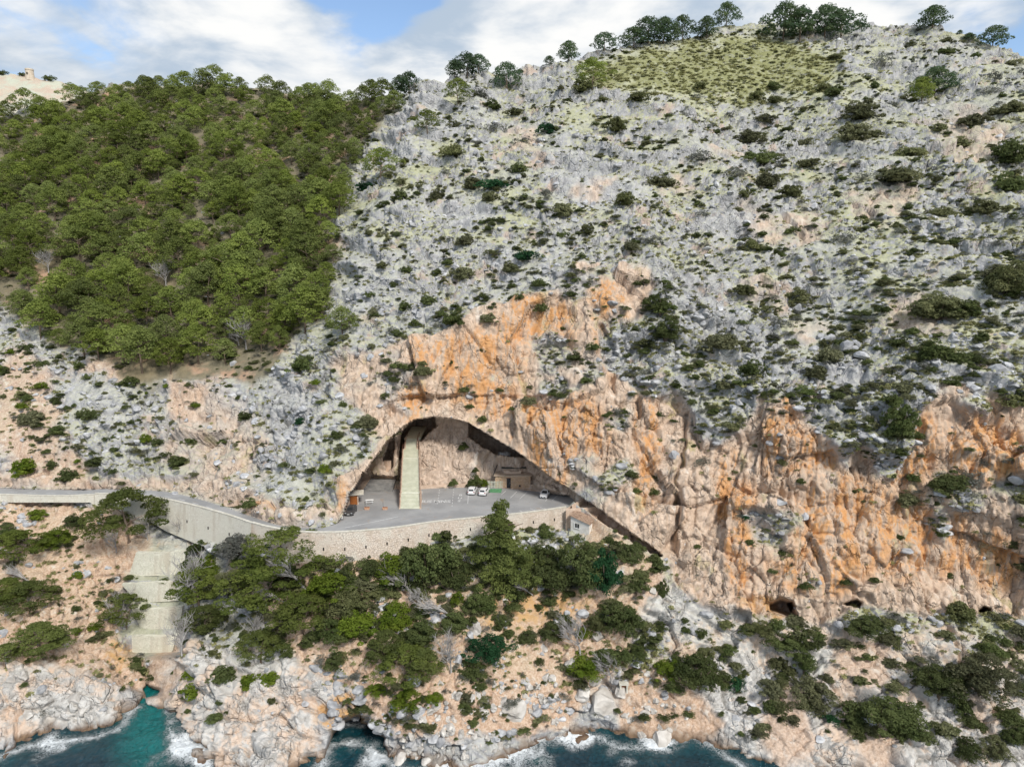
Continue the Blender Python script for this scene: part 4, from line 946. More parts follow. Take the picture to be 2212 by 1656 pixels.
# ------------------------------------------------------------------ cars
def mat_paint_car(name, c):
    m, nt, bs, _ = new_mat(name); bs.inputs['Base Color'].default_value = c + (1,)
    tc = nd(nt, 'ShaderNodeTexCoord'); n = noise(nt, tc.outputs['Object'], 3, 4)
    L(nt, mixc(nt, mth(nt, 'MULTIPLY', n, 0.15), c, (0.35, 0.31, 0.27)), bs.inputs['Base Color'])
    bs.inputs['Roughness'].default_value = 0.32; bs.inputs['Specular IOR Level'].default_value = 0.5; return m
M['car_white'] = mat_paint_car('white_car_paint', (0.72, 0.72, 0.72)); M['car_dark'] = mat_paint_car('dark_car_paint', (0.035, 0.036, 0.04))
M['tyre'] = mat_plain('tyre_rubber', (0.015, 0.015, 0.015), (0.03, 0.03, 0.03), 5); M['rim'] = mat_plain('alloy_rim', (0.3, 0.3, 0.31), (0.4, 0.4, 0.41), 4, rough=.4, metal=.7)
M['lamp_red'] = mat_plain('tail_lamp', (0.25, 0.01, 0.01), (0.35, 0.02, 0.02), 3, rough=.3); M['lamp_clear'] = mat_plain('head_lamp', (0.5, 0.52, 0.55), (0.6, 0.62, 0.64), 3, rough=.2, spec=.5)
CAR_MESH = {}
def loft(rings):
    b = MB(); n = len(rings[0]); vs = [p for r in rings for p in r]; fs = []
    for i in range(len(rings) - 1):
        for k in range(n): fs.append((i * n + k, i * n + (k + 1) % n, (i + 1) * n + (k + 1) % n, (i + 1) * n + k))
    fs += [tuple(range(n - 1, -1, -1)), tuple(range((len(rings) - 1) * n, len(rings) * n))]
    return b.add(vs, fs)
def car_parts(paint):
    P = {}
    # body: stations along y (front at -y), each ring (half width at sill, at shoulder, heights)
    stn = [(-2.12, .62, .42, .70), (-2.0, .80, .26, .80), (-1.6, .87, .22, .90), (-.9, .89, .22, .98), (0, .90, .22, 1.0), (1.0, .90, .22, 1.02), (1.7, .87, .24, 1.03), (2.05, .80, .30, .98), (2.14, .70, .40, .80)]
    rings = [[(-w * .93, y, zb), (w * .93, y, zb), (w, y, zb + .25), (w * .98, y, zt - .1), (w * .86, y, zt), (-w * .86, y, zt), (-w * .98, y, zt - .1), (-w, y, zb + .25)] for y, w, zb, zt in stn]
    P['body'] = (loft(rings), paint, True)
    cab = [(-1.02, .76, .97, .98), (-.30, .70, .97, 1.46), (.1, .70, .97, 1.51), (1.1, .69, .97, 1.50), (1.62, .67, .97, 1.40), (2.02, .72, .97, 1.0)]
    rings = [[(-.80, y, zb), (.80, y, zb), (w * (1 if zt > 1.2 else 1.05), y, zt - .06 if zt > 1.2 else zt), (w * .8, y, zt), (-w * .8, y, zt), (-w * (1 if zt > 1.2 else 1.05), y, zt - .06 if zt > 1.2 else zt)] for y, w, zb, zt in cab]
    P['cabin'] = (loft(rings), paint, True)
    def q(a, b_, c, d, n, th=.015): n = Vector(n) * th; A = [Vector(t) for t in (a, b_, c, d)]; return MB().hexa([t - n for t in A], [t + n for t in A])
    P['windscreen'] = (q((-.64, -.98, 1.03), (.64, -.98, 1.03), (.54, -.34, 1.455), (-.54, -.34, 1.455), (0, -.55, .83)), M['glass_dark'], False)
    P['rear_window'] = (q((-.60, 1.99, 1.06), (.60, 1.99, 1.06), (.52, 1.68, 1.38), (-.52, 1.68, 1.38), (0, .72, .69)), M['glass_dark'], False)
    for s, nm in ((-1, 'side_window'), (1, 'side_window.001')):
        P[nm] = (q((s * .80, -.70, 1.04), (s * .80, 1.62, 1.08), (s * .715, 1.40, 1.39), (s * .715, -.24, 1.40), (s * .97, 0, .25)), M['glass_dark'], False)
    return P
def wheel(): 
    return MB().tube([(-.11, 0, 0), (-.09, 0, 0), (.09, 0, 0), (.11, 0, 0)], [.27, .33, .33, .27], 16), MB().tube([(-.116, 0, 0), (.116, 0, 0)], .19, 12)
def make_car(u, v, z, heading, paint, label, roofrack=False, group=None):
    """heading: direction of the car's nose in degrees (0 = away from the sea)"""
    c = empty('parked_car', onz(u, v, z), math.radians(heading + 180))
    for nm, (b, m, s) in car_parts(paint).items(): b.build(nm.split('.')[0], m, c, False)
    for sx in (-1, 1):
        for y in (-1.35, 1.33):
            t, r = wheel(); w = t.build('wheel', M['tyre'], c); w.location = (sx * .80, y, .33); r.build('rim', M['rim'], w)
        MB().box(sx * .64 - .16, sx * .64 + .16, -2.09, -1.98, .66, .78).build('headlight', M['lamp_clear'], c)
        MB().box(sx * .66 - .12, sx * .66 + .12, 2.06, 2.13, .74, .96).build('tail_light', M['lamp_red'], c)
        MB().box(sx * .98 - .09, sx * .98 + .09, -.72, -.58, .98, 1.12).build('mirror', paint, c)
        if roofrack: MB().tube([(sx * .58, -.1, 1.50), (sx * .58, -.05, 1.56), (sx * .58, 1.4, 1.56), (sx * .58, 1.45, 1.48)], .03, 5).build('roof_rail', M['rim'], c)
    MB().box(-.5, .5, -2.15, -2.08, .40, .60).build('grille', M['dark_metal'], c)
    MB().box(-.26, .26, -2.165, -2.152, .44, .55).build('number_plate', M['white_paint'], c); MB().box(-.26, .26, 2.13, 2.15, .60, .71).build('number_plate', M['white_paint'], c)
    tag(c, label, 'car', group); return c
make_car(1020, 1064, ZR, -6, M['car_white'], 'white hatchback, left one of the two parked at the back of the car park')
make_car(1045.5, 1066, ZR, -12, M['car_white'], 'white hatchback, right one of the two parked beside the green bay')
make_car(1177, 1071.5, ZR, 165, M['car_white'], 'white car with roof rails parked alone facing the sea near the cliff', True)
make_car(758, 1108, ZR, 178, M['car_dark'], 'dark car parked under the left lip of the cave beside the kiosk', True)

# ------------------------------------------------------------------ vegetation
def mat_leaf(name, c1, c2, c3, rnd=0.3, scale=1.2):
    m, nt, bs, out = new_mat(name)
    tc = nd(nt, 'ShaderNodeTexCoord'); oi = nd(nt, 'ShaderNodeObjectInfo')
    n = noise(nt, tc.outputs['Object'], scale, 3, 0.6)
    c = mixc(nt, sstep(nt, n, 0.35, 0.65), c1, c2)
    c = mixc(nt, mth(nt, 'MULTIPLY', oi.outputs['Random'], 0.55), c, c3)
    k = mth(nt, 'ADD', mth(nt, 'MULTIPLY', mth(nt, 'FRACT', mth(nt, 'MULTIPLY', oi.outputs['Random'], 7.31)), 2 * rnd), 1 - rnd)
    c = mixc(nt, 1.0, c, nd_gray(nt, k), 'MULTIPLY')
    L(nt, c, bs.inputs['Base Color']); bs.inputs['Roughness'].default_value = 0.75
    tr = nd(nt, 'ShaderNodeBsdfTranslucent'); L(nt, c, tr.inputs[0])
    mx = nd(nt, 'ShaderNodeMixShader'); mx.inputs[0].default_value = 0.42
    L(nt, bs.outputs[0], mx.inputs[1]); L(nt, tr.outputs[0], mx.inputs[2]); L(nt, mx.outputs[0], out.inputs[0])
    return m
M['pine'] = mat_leaf('pine_needles', (0.145, 0.190, 0.034), (0.275, 0.325, 0.070), (0.20, 0.23, 0.10), 0.36)
M['pine_low'] = mat_leaf('shore_pine_needles', (0.085, 0.115, 0.02), (0.175, 0.205, 0.045), (0.12, 0.14, 0.06), 0.25)
M['pine_crest'] = mat_leaf('crest_pine_needles', (0.065, 0.115, 0.060), (0.14, 0.18, 0.07), (0.09, 0.14, 0.08), 0.2)
M['oak'] = mat_leaf('evergreen_leaves', (0.075, 0.105, 0.032), (0.150, 0.180, 0.062), (0.11, 0.125, 0.055), 0.3)
M['bright'] = mat_leaf('bright_leaves', (0.10, 0.155, 0.016), (0.20, 0.25, 0.035), (0.14, 0.19, 0.025), 0.2)
M['teal'] = mat_leaf('dark_glossy_leaves', (0.020, 0.070, 0.030), (0.035, 0.11, 0.045), (0.03, 0.08, 0.03), 0.2)
M['greyleaf'] = mat_leaf('grey_green_leaves', (0.14, 0.145, 0.12), (0.25, 0.26, 0.20), (0.17, 0.17, 0.17), 0.25)
M['shrub'] = mat_leaf('maquis_leaves', (0.125, 0.140, 0.052), (0.230, 0.240, 0.108), (0.17, 0.165, 0.115), 0.32)
M['tuft'] = mat_leaf('dry_tuft', (0.22, 0.23, 0.09), (0.42, 0.41, 0.21), (0.30, 0.28, 0.13), 0.25)
M['bark'] = mat_plain('pine_bark', (0.12, 0.085, 0.06), (0.24, 0.19, 0.15), 2.5, bumpd=0.03, stretch=(3, 3, 0.6))
M['deadwood'] = mat_plain('bleached_deadwood', (0.25, 0.235, 0.225), (0.42, 0.40, 0.385), 3, stretch=(2, 2, 0.5))
M['limestone'] = mat_plain('limestone_boulder', (0.38, 0.35, 0.315), (0.62, 0.59, 0.55), 1.1, bumpd=0.22, objrand=0.15)
M['greystone'] = mat_plain('grey_karst_rock', (0.26, 0.265, 0.28), (0.50, 0.50, 0.505), 1.4, bumpd=0.10, objrand=0.25)

def leaves(puffs, per, size, seed, up=0.35, flat=0.0):
    """leaf triangles on the shells of many small puffs: puffs (n,6) = centre + radii"""
    r = np.random.default_rng(seed); n = len(puffs); puffs = np.asarray(puffs, float)
    pk = np.repeat(np.arange(n), per); N = len(pk)
    d = r.normal(size=(N, 3)); d[:, 2] += up * np.abs(d[:, 2]) * 2; d /= np.linalg.norm(d, axis=1, keepdims=True)
    low = d[:, 2] < -0.35; d[low, 2] *= -0.5; d /= np.linalg.norm(d, axis=1, keepdims=True)
    rad = r.uniform(0.55, 1.08, (N, 1)) ** 0.6
    c = puffs[pk, :3] + d * puffs[pk, 3:6] * rad
    nn = d + r.normal(size=(N, 3)) * 0.65; nn[:, 2] += flat; nn /= np.linalg.norm(nn, axis=1, keepdims=True)
    t = np.cross(nn, r.normal(size=(N, 3))); t /= np.linalg.norm(t, axis=1, keepdims=True) + 1e-9; b = np.cross(nn, t)
    s = size * r.uniform(0.6, 1.4, (N, 1))
    Vv = np.stack([c - t * s * .55, c + t * s * .55 - b * s * .15, c + b * s * .85], 1).reshape(-1, 3)
    return Vv, np.arange(N * 3).reshape(-1, 3)
def pine_crown(seed, H=1.0, hi=False, broad=1.0, z0=0.34):
    """Aleppo pine, unit height: irregular layered puffs; returns puffs"""
    r = random.Random(seed); pf = []
    n = 46 if hi else 30
    for k in range(n):
        t = (k + r.random()) / n
        z = z0 + (0.96 - z0) * t
        rr = broad * (0.40 * math.sin(math.pi * (0.16 + 0.84 * t) ** 0.85) + 0.03) * r.uniform(0.55, 1.12)
        a = k * 2.39996 + r.uniform(-.5, .5)
        s = r.uniform(0.085, 0.150) * (0.80 if hi else 1.0)
        pf.append((rr * math.cos(a), rr * math.sin(a), z, s * 1.2, s * 1.2, s * 0.72))
    return pf
def trunk_mesh(name, seed, H=1.0, lean=0.1):
    r = random.Random(seed); b = MB(); lx, ly = r.uniform(-lean, lean), r.uniform(-lean, lean)
    pts = [(lx * t * t, ly * t * t, t * 0.86 - 0.06) for t in (0, .12, .3, .5, .7, .9)]
    b.tube(pts, [.028, .024, .020, .016, .011, .006], 6)
    for k in range(7):
        t = r.uniform(.3, .85); a = r.uniform(0, 6.28); l = r.uniform(.16, .32)
        p = Vector((lx * t * t, ly * t * t, t * .86 - .06)); q = p + Vector((math.cos(a) * l, math.sin(a) * l, l * .45))
        b.tube([p, p.lerp(q, .5) + Vector((0, 0, .02)), q], [.011, .008, .003], 4, False)
    return b.mesh(name, M['bark'], fix=False)
def leafmesh(name, puffs, per, size, seed, mat, **k):
    V_, F_ = leaves(puffs, per, size, seed, **k); return mesh_np(name, V_, F_, mat)
PINE = [(leafmesh('pine_crown', pine_crown(s, broad=bd, z0=.3), 150, 0.029, s, M['pine'], flat=.55), trunk_mesh('pine_trunk', s)) for s, bd in ((1, 1.0), (2, 1.15), (3, .85), (4, 1.0), (5, 1.25), (6, .95))]
PINEC = [(leafmesh('pine_crown', [(a, b, c, d * 1.3, e * 1.3, f * 1.35) for a, b, c, d, e, f in pine_crown(s, broad=bd, z0=.18)], 100, 0.045, s, M['pine_crest'], flat=.25), trunk_mesh('pine_trunk', s)) for s, bd in ((11, 1.1), (12, 1.3), (13, 1.0))]
PINEH = [(leafmesh('pine_crown', pine_crown(s, hi=True, broad=bd), 210, 0.024, s, M['pine_low'], flat=.3), trunk_mesh('pine_trunk', s, lean=.2)) for s, bd in ((21, 1.1), (22, 1.3), (23, 1.5))]
def big_pine(seed):
    """the broad conical pine in front of the car park: tiers of uneven boughs"""
    r = random.Random(seed); pf = []
    for k in range(11):
        t = k / 10.5; z = 0.10 + 0.84 * t; R0 = 0.52 * (1 - t) ** 0.9 + 0.05
        for q in range(max(3, int(9 * (1 - t)) + 2)):
            a = r.uniform(0, 6.28); R = R0 * r.uniform(.55, 1.2); dz = r.uniform(-.05, .05)
            for m, s in ((.95, .060), (.62, .075), (.3, .07)):
                s *= r.uniform(.8, 1.3); pf.append((R * m * math.cos(a), R * m * math.sin(a), z + dz - .05 * m + .02 * r.random(), s * 1.2, s * 1.2, s * .6))
    return pf
PINEBIG = (leafmesh('pine_crown', big_pine(5), 130, 0.020, 5, M['pine_low'], flat=.4), trunk_mesh('pine_trunk', 5))
def dome(seed, n, h=0.8, rs=(.13, .22)):
    r = random.Random(seed); pf = []; ax = r.uniform(.75, 1.2); lob = [(r.uniform(0, 6.28), r.uniform(.55, 1.1)) for _ in range(5)]
    for k in range(n):
        a = k * 2.39996 + r.uniform(-.5, .5); t = math.sqrt((k + .5) / n)
        edge = 0.55 + 0.45 * max(w * max(0, math.cos(a - b)) ** 1.5 for b, w in lob)
        rr = .52 * t * edge * r.uniform(.75, 1.15); z = h * (.74 * math.sqrt(max(0, 1 - t * t)) * edge * r.uniform(.75, 1.08) + .08)
        s = r.uniform(rs[0] * .6, rs[1] * 1.05); pf.append((rr * math.cos(a) * ax, rr * math.sin(a) / ax, z, s, s, s * .8))
    for k in range(n // 3):
        a = r.uniform(0, 6.28); rr = r.uniform(0, .26); pf.append((rr * math.cos(a), rr * math.sin(a), h * .22, .18, .18, .18))
    return pf
def shrubset(mat, n=5, base=40, per=75, size=.068): return [leafmesh('shrub', dome(base + k, 15 + 3 * k, h=(.65, .8, .95, .7, 1.05)[k % 5]), per, size, base + k, mat) for k in range(n)]
SHR = dict(shrub=shrubset(M['shrub'], 5, 40), grey=shrubset(M['greyleaf'], 3, 60, 38, .05), oak=shrubset(M['oak'], 3, 70), bright=shrubset(M['bright'], 3, 80), teal=shrubset(M['teal'], 2, 90))
def bigset(mat, base): return [leafmesh('foliage', dome(base + k, 44, h=(.8, 1.0, .9)[k], rs=(.09, .14)), 150, .030, base + k, mat) for k in range(3)]
BIG = dict(oak=bigset(M['oak'], 100), bright=bigset(M['bright'], 110), teal=bigset(M['teal'], 120)[:2], grey=bigset(M['greyleaf'], 130)[:2], shrub=bigset(M['shrub'], 140))
def stem_mesh(seed):
    r = random.Random(seed); b = MB()
    for k in range(5):
        a = k * 1.257 + r.random(); q = Vector((math.cos(a) * .22, math.sin(a) * .22, .5)); b.tube([(0, 0, -.15), (q.x * .35, q.y * .35, .2), q], [.022, .016, .006], 5, False)
    return b.mesh('stems', M['bark'], fix=False)
STEM = stem_mesh(3)
RNG = random.Random(77)
def pine(meshes, p, h, wide, label, group, name='pine_tree', rz=None):
    e = empty(name, p, RNG.uniform(0, 6.28) if rz is None else rz); e.scale = (h * wide, h * wide, h)
    link('crown', meshes[0], e); link('trunk', meshes[1], e)
    return tag(e, label, 'tree', group)
def px(p): return F / axis_depth(p)          # survey units per metre at p

# --- the pine forest on the left slope
FB = [(-270, 262), (0, 275), (60, 262), (190, 235), (260, 222), (330, 212), (460, 212), (560, 218), (640, 232), (740, 238), (835, 215), (852, 245), (800, 300), (775, 345), (752, 390), (748, 470), (722, 520), (738, 570), (705, 650), (690, 700), (640, 745), (600, 790), (560, 770), (520, 775), (480, 800), (420, 815), (340, 850), (305, 850),
      (270, 815), (200, 785), (130, 760), (60, 725), (0, 690), (-270, 670)]
GAPS = [(120, 610, 55, 35), (365, 640, 40, 30), (290, 470, 22, 14), (20, 660, 50, 40)]
cand = []; tries = 0
while tries < 13500 and len(cand) < 760:
    tries += 1; u = RNG.uniform(-270, 855); v = RNG.uniform(205, 860)
    if not pip(u, v, FB): continue
    if any(((u - a) / w) ** 2 + ((v - b) / h) ** 2 < 1 for a, b, w, h in GAPS): continue
    p = ground(u, v); k = px(p)
    if all(((u - c[0]) / (4.9 * k)) ** 2 + ((v - c[1]) / (3.6 * k)) ** 2 > 1 for c in cand): cand.append((u, v, p, k))
cand.sort(key=lambda c: (c[0] < -25, -c[3]))
def forest_lab(u, v):
    if v > 690: return 'olive green pine on the ragged lower edge of the left forest'
    if v < 290: return 'pine on the skyline ridge of the left forest'
    if u > 640: return 'pine at the right edge of the forest beside the grey rock slope'
    if u < 150: return 'pine at the left edge of the picture inside the forest'
    return 'olive green pine packed in the middle of the dense left forest'
rest = cand[240:]
for i, (u, v, p, k) in enumerate(cand[:240]):
    lb = forest_lab(u, v); pine(PINE[RNG.randrange(6)], p - Vector((0, 0, .3)), RNG.choice((5.5, 7, 8.5, 9.5, 10.5, 12.5)), RNG.uniform(.9, 1.15), lb, 'pines of the left forest: ' + lb)
# --- instanced stuff through geometry nodes
def scatter(name, pts, meshes_objs, kind_label, cat):
    """pts: list of (pos, scale vec, rotz, pick); meshes_objs: source objects"""
    me = bpy.data.meshes.new(name); n = len(pts); me.vertices.add(n)
    me.vertices.foreach_set('co', np.array([p[0] for p in pts], np.float32).ravel())
    for nm, ty, key, arr in (('scl', 'FLOAT_VECTOR', 'vector', [p[1] for p in pts]), ('rot', 'FLOAT_VECTOR', 'vector', [(p[4] if len(p) > 4 else 0, 0, p[2]) for p in pts])):
        a = me.attributes.new(nm, ty, 'POINT'); a.data.foreach_set(key, np.array(arr, np.float32).ravel())
    a = me.attributes.new('pick', 'INT', 'POINT'); a.data.foreach_set('value', np.array([p[3] for p in pts], np.int32))
    o = link(name, me); tag(o, kind_label, cat, None, 'stuff')
    g = bpy.data.node_groups.new(name, 'GeometryNodeTree'); g.is_modifier = True
    g.interface.new_socket('Geometry', in_out='INPUT', socket_type='NodeSocketGeometry'); g.interface.new_socket('Geometry', in_out='OUTPUT', socket_type='NodeSocketGeometry')
    gi = g.nodes.new('NodeGroupInput'); go = g.nodes.new('NodeGroupOutput'); jn = g.nodes.new('GeometryNodeJoinGeometry')
    for mo in reversed(meshes_objs):
        oi = g.nodes.new('GeometryNodeObjectInfo'); oi.inputs['Object'].default_value = mo; oi.inputs['As Instance'].default_value = True; oi.transform_space = 'ORIGINAL'
        g.links.new(oi.outputs['Geometry'], jn.inputs[0])
    ip = g.nodes.new('GeometryNodeInstanceOnPoints'); ip.inputs['Pick Instance'].default_value = True
    def attr(nm, ty): a = g.nodes.new('GeometryNodeInputNamedAttribute'); a.data_type = ty; a.inputs['Name'].default_value = nm; return a.outputs['Attribute']
    m2p = g.nodes.new('GeometryNodeMeshToPoints'); g.links.new(gi.outputs[0], m2p.inputs[0])
    g.links.new(m2p.outputs[0], ip.inputs['Points']); g.links.new(jn.outputs[0], ip.inputs['Instance'])
    g.links.new(attr('pick', 'INT'), ip.inputs['Instance Index']); g.links.new(attr('scl', 'FLOAT_VECTOR'), ip.inputs['Scale'])
    er = g.nodes.new('FunctionNodeEulerToRotation'); g.links.new(attr('rot', 'FLOAT_VECTOR'), er.inputs[0]); g.links.new(er.outputs[0], ip.inputs['Rotation'])
    g.links.new(ip.outputs[0], go.inputs[0])
    md = o.modifiers.new('scatter', 'NODES'); md.node_group = g
    return o
src = [o for o in bpy.data.objects if o.name.startswith('crown')]
srcs = []; seen = set()
for o in src:
    if o.data.name not in seen: seen.add(o.data.name); srcs.append(o)
pts = []
for u, v, p, k in rest:
    h = RNG.choice((7, 8, 9, 10, 11.5)); w = RNG.uniform(.9, 1.15); pts.append((tuple(p - Vector((0, 0, .3))), (h * w, h * w, h), RNG.uniform(0, 6.28), RNG.randrange(len(srcs))))
scatter('distant_pines', pts, srcs, 'mass of smaller pines filling the upper forest towards the ridge', 'trees')

# --- single pines on the crest and slope: u, v of the foot, height in survey units, mesh set, width, label
CRESTP = [(880, 192, 44, 1.25, 'dark pine pair member at the right end of the forest skyline'), (862, 196, 40, 1.1, 'leaning dark pine where the forest meets the bare crest'), (983, 168, 38, 1.1, 'left small pine of the trio on the bare crest'), (1010, 167, 46, 1.2, 'tallest middle pine of the trio on the bare crest'), (1034, 166, 40, 1.1, 'right pine of the trio on the bare crest'),
          (1094, 190, 56, 1.0, 'single dark pine below the crest right of the trio'), (1186, 152, 18, 1.3, 'tiny umbrella shaped pine alone on the crest'), (1228, 142, 42, 1.1, 'round pine at the left end of the green turf'), (1305, 122, 38, 1.25, 'low round pine on the crest above the turf'), (1368, 108, 42, 1.4, 'wide leaning pine at the left end of the crest grove'),
          (1398, 104, 52, 1.2, 'second pine in the crest grove above the turf'), (1432, 100, 54, 1.15, 'third pine in the crest grove above the turf'), (1473, 90, 52, .9, 'narrow tall pine at the right end of the crest grove'), (1524, 88, 46, 1.0, 'pine between the crest grove and the tall lone pine'), (1565, 66, 48, 1.0, 'tall lone round pine on the skyline'),
          (1690, 92, 76, 1.0, 'large left pine of the summit clump'), (1725, 94, 66, 1.1, 'second pine of the summit clump'), (1778, 92, 66, 1.1, 'third pine of the summit clump'), (1815, 92, 66, 1.15, 'large right pine of the summit clump'), (1849, 54, 12, 1.3, 'tiny shrub-like pine on the skyline right of the summit clump'),
          (2010, 72, 46, 1.35, 'broad dark pine on the skyline right of the summit'), (2142, 104, 42, 1.3, 'rightmost pine on the skyline'), (2090, 92, 18, 1.6, 'low bushy pine on the skyline left of the rightmost one'), (2070, 74, 10, 1.2, 'small bare topped pine on the right skyline'),
          (2020, 196, 56, 1.3, 'large olive pine on the upper right slope, upper of a pair'), (1990, 224, 58, 1.2, 'large olive pine on the upper right slope, lower of a pair'), (1278, 208, 62, 1.35, 'big olive pine at the lower left edge of the turf'), (990, 232, 54, 1.1, 'olive pine just below the crest under the trio'),
          (925, 298, 50, 1.2, 'olive pine on the grey slope beside the forest'), (826, 392, 66, 1.25, 'isolated olive pine on grey rock right of the forest'), (752, 735, 66, 1.15, 'olive pine on grey rock above the left cave shoulder'), (800, 215, 46, 1.1, 'pine at the right top corner of the forest')]
for i, (u, v, h, w, lb) in enumerate(CRESTP):
    p = ground(u, max(v, np.interp(u, *zip(*CREST)) + 1)); hh = h / px(p)
    pine((PINEC if v < 200 else PINE)[RNG.randrange(3)], p - Vector((0, 0, .4)), hh, w, lb, None)
for u, h, lb in ((8, 14, 'dark bush on the far pale ridge at the very left'), (55, 10, 'dark bush left of the watchtower on the far ridge'), (110, 16, 'dark bush right of the watchtower on the far ridge'), (170, 16, 'green bush low on the far ridge beside the forest')):
    p = far_ground(u); s = h / px(p) * 1.5; o = link('shrub', SHR['oak'][0]); o.location = p; o.scale = (s, s, s * .8); tag(o, lb, 'shrub')

# --- shrubs read off the survey photographs; every list has its own frame origin
def fr_px(ox, oy, x, y): return ((ox + x / 2.572) / 1.15785, (oy + y / 2.572) / 1.15785)
S_UP = [(1560, 640, 110), (1905, 720, 110), (1690, 700, 70), (900, 640, 120), (980, 690, 110), (1130, 700, 100), (980, 830, 120), (750, 820, 110), (330, 1160, 90), (1160, 1130, 110), (1180, 930, 120), (1540, 990, 90), (1660, 1010, 90), (730, 1050, 120), (2060, 1170, 180), (1770, 880, 150), (1340, 860, 130), (970, 1320, 110), (1430, 1380, 150), (1330, 1260, 90),
        (1000, 1230, 160), (860, 1220, 120), (620, 1270, 110), (390, 1310, 120), (1830, 1350, 150), (1180, 1630, 170), (800, 1580, 100), (1870, 1600, 100), (2010, 1590, 110), (1590, 1500, 100), (1420, 1500, 80), (970, 1600, 80), (230, 1560, 60), (150, 1220, 90), (400, 1210, 70), (420, 1060, 60), (520, 1190, 60), (680, 1150, 60)]
S_UR = [(1150, 810, 190), (1345, 700, 100), (1110, 930, 180), (1480, 1000, 230), (470, 860, 170), (560, 740, 130), (110, 1060, 150), (500, 1040, 230), (810, 1090, 150), (800, 920, 90), (1250, 900, 110), (1180, 1190, 130), (1400, 1180, 240), (2110, 1050, 220), (1880, 830, 150), (1650, 880, 90), (1780, 940, 150), (1960, 1400, 160), (340, 1180, 140), (550, 1220, 130), (700, 1300, 160),
        (400, 1310, 100), (700, 1500, 110), (1050, 1590, 120), (170, 1580, 80), (1690, 1370, 140), (470, 1590, 90), (2100, 1230, 200), (990, 670, 90), (930, 600, 120), (490, 630, 100), (600, 560, 90), (610, 650, 80), (2120, 760, 130), (2020, 740, 90), (1700, 370, 110), (990, 410, 100), (1290, 430, 130), (1270, 1280, 70), (1650, 1170, 80), (120, 620, 70), (130, 570, 70), (2070, 640, 60),
        (2010, 540, 100), (1990, 620, 90), (140, 1400, 110), (970, 1400, 70), (1400, 1470, 80), (1240, 610, 60), (340, 710, 80), (1480, 300, 70), (1700, 290, 80), (1900, 400, 70), (2130, 430, 80)]
S_MC = [(720, 420, 150), (950, 410, 120), (2060, 350, 150), (2100, 520, 150), (1980, 560, 130), (1500, 650, 110), (1240, 970, 90), (530, 780, 90), (370, 700, 110), (300, 760, 60), (710, 690, 50), (910, 600, 40), (1630, 590, 80), (1480, 210, 90), (1090, 240, 60), (2070, 190, 80), (1280, 310, 110), (30, 980, 60), (160, 1090, 140), (140, 1270, 60), (1410, 440, 40), (2160, 850, 80), (2060, 1000, 60),
        (610, 360, 50), (780, 100, 150), (1090, 70, 100), (420, 80, 90), (280, 90, 80), (540, 270, 90), (380, 310, 90), (190, 270, 70), (910, 230, 90), (1280, 150, 90), (1150, 260, 70), (210, 360, 80), (330, 480, 70), (440, 400, 70), (1990, 800, 60), (1900, 470, 60)]
S_MR = [(410, 250, 140), (290, 580, 220), (460, 720, 180), (280, 830, 120), (700, 120, 90), (770, 230, 140), (590, 340, 120), (650, 440, 150), (850, 180, 80), (400, 430, 80), (1310, 240, 100), (1310, 390, 100), (1650, 400, 280), (1830, 420, 200), (2080, 200, 260), (2130, 290, 150), (960, 660, 150), (880, 770, 130), (1080, 480, 80), (1400, 620, 120), (1600, 720, 180), (1760, 730, 180), (1940, 580, 90),
        (1990, 320, 100), (1430, 900, 180), (1340, 1000, 130), (1370, 1180, 150), (1720, 860, 120), (2140, 960, 180), (1080, 990, 80), (320, 1090, 140), (140, 1320, 100), (1860, 1460, 180), (1700, 1500, 160), (1530, 1440, 110), (1480, 1590, 140), (900, 980, 40), (1940, 1340, 80), (2080, 1340, 70), (660, 1330, 60), (2180, 1560, 100), (940, 550, 70), (540, 60, 70), (800, 870, 120), (1220, 840, 50)]
S_ML = [(360, 550, 90), (210, 650, 90), (110, 680, 50), (300, 750, 90), (180, 950, 90), (300, 900, 80), (20, 790, 90), (550, 700, 50), (180, 1020, 80), (240, 1110, 160), (610, 1070, 110), (780, 1110, 50), (680, 885, 50), (1020, 1230, 80), (1130, 1340, 120), (630, 1350, 110), (720, 1390, 70), (430, 1430, 120), (500, 1320, 60), (170, 1410, 150), (1250, 1400, 60), (1115, 1090, 40), (1240, 880, 50),
        (1275, 980, 50), (1560, 1040, 80), (1110, 890, 60), (970, 915, 40), (1220, 1190, 80), (1840, 1350, 80), (2060, 860, 70), (1960, 760, 150), (1920, 510, 60), (1480, 660, 120), (2130, 470, 60), (1920, 1410, 50), (2160, 1350, 80), (2110, 1400, 80), (870, 880, 120), (60, 960, 40), (410, 1170, 100), (590, 1140, 40), (540, 780, 70), (830, 1010, 60)]
S_BL = [(500, 430, 80), (480, 650, 60), (600, 760, 80), (500, 760, 90), (830, 440, 60), (1060, 455, 60), (1180, 1050, 120), (1430, 1090, 160), (1610, 1120, 130), (1740, 1110, 100), (1200, 1180, 130), (1180, 1300, 40), (1330, 1330, 50), (350, 790, 120), (1450, 1290, 30), (1880, 940, 60), (240, 40, 100), (620, 600, 50)]
S_BR = [(130, 800, 110), (290, 750, 80), (640, 980, 120), (1380, 870, 100), (590, 1170, 150), (370, 1090, 120), (650, 1110, 90), (400, 1220, 60), (640, 1240, 50), (980, 1330, 80), (1120, 1330, 170), (1800, 1280, 150), (1660, 1420, 90), (2100, 1320, 130), (2120, 230, 100), (1810, 700, 160), (880, 750, 60), (420, 50, 40), (650, 270, 70), (1240, 460, 50), (1590, 600, 50), (1780, 430, 50)]
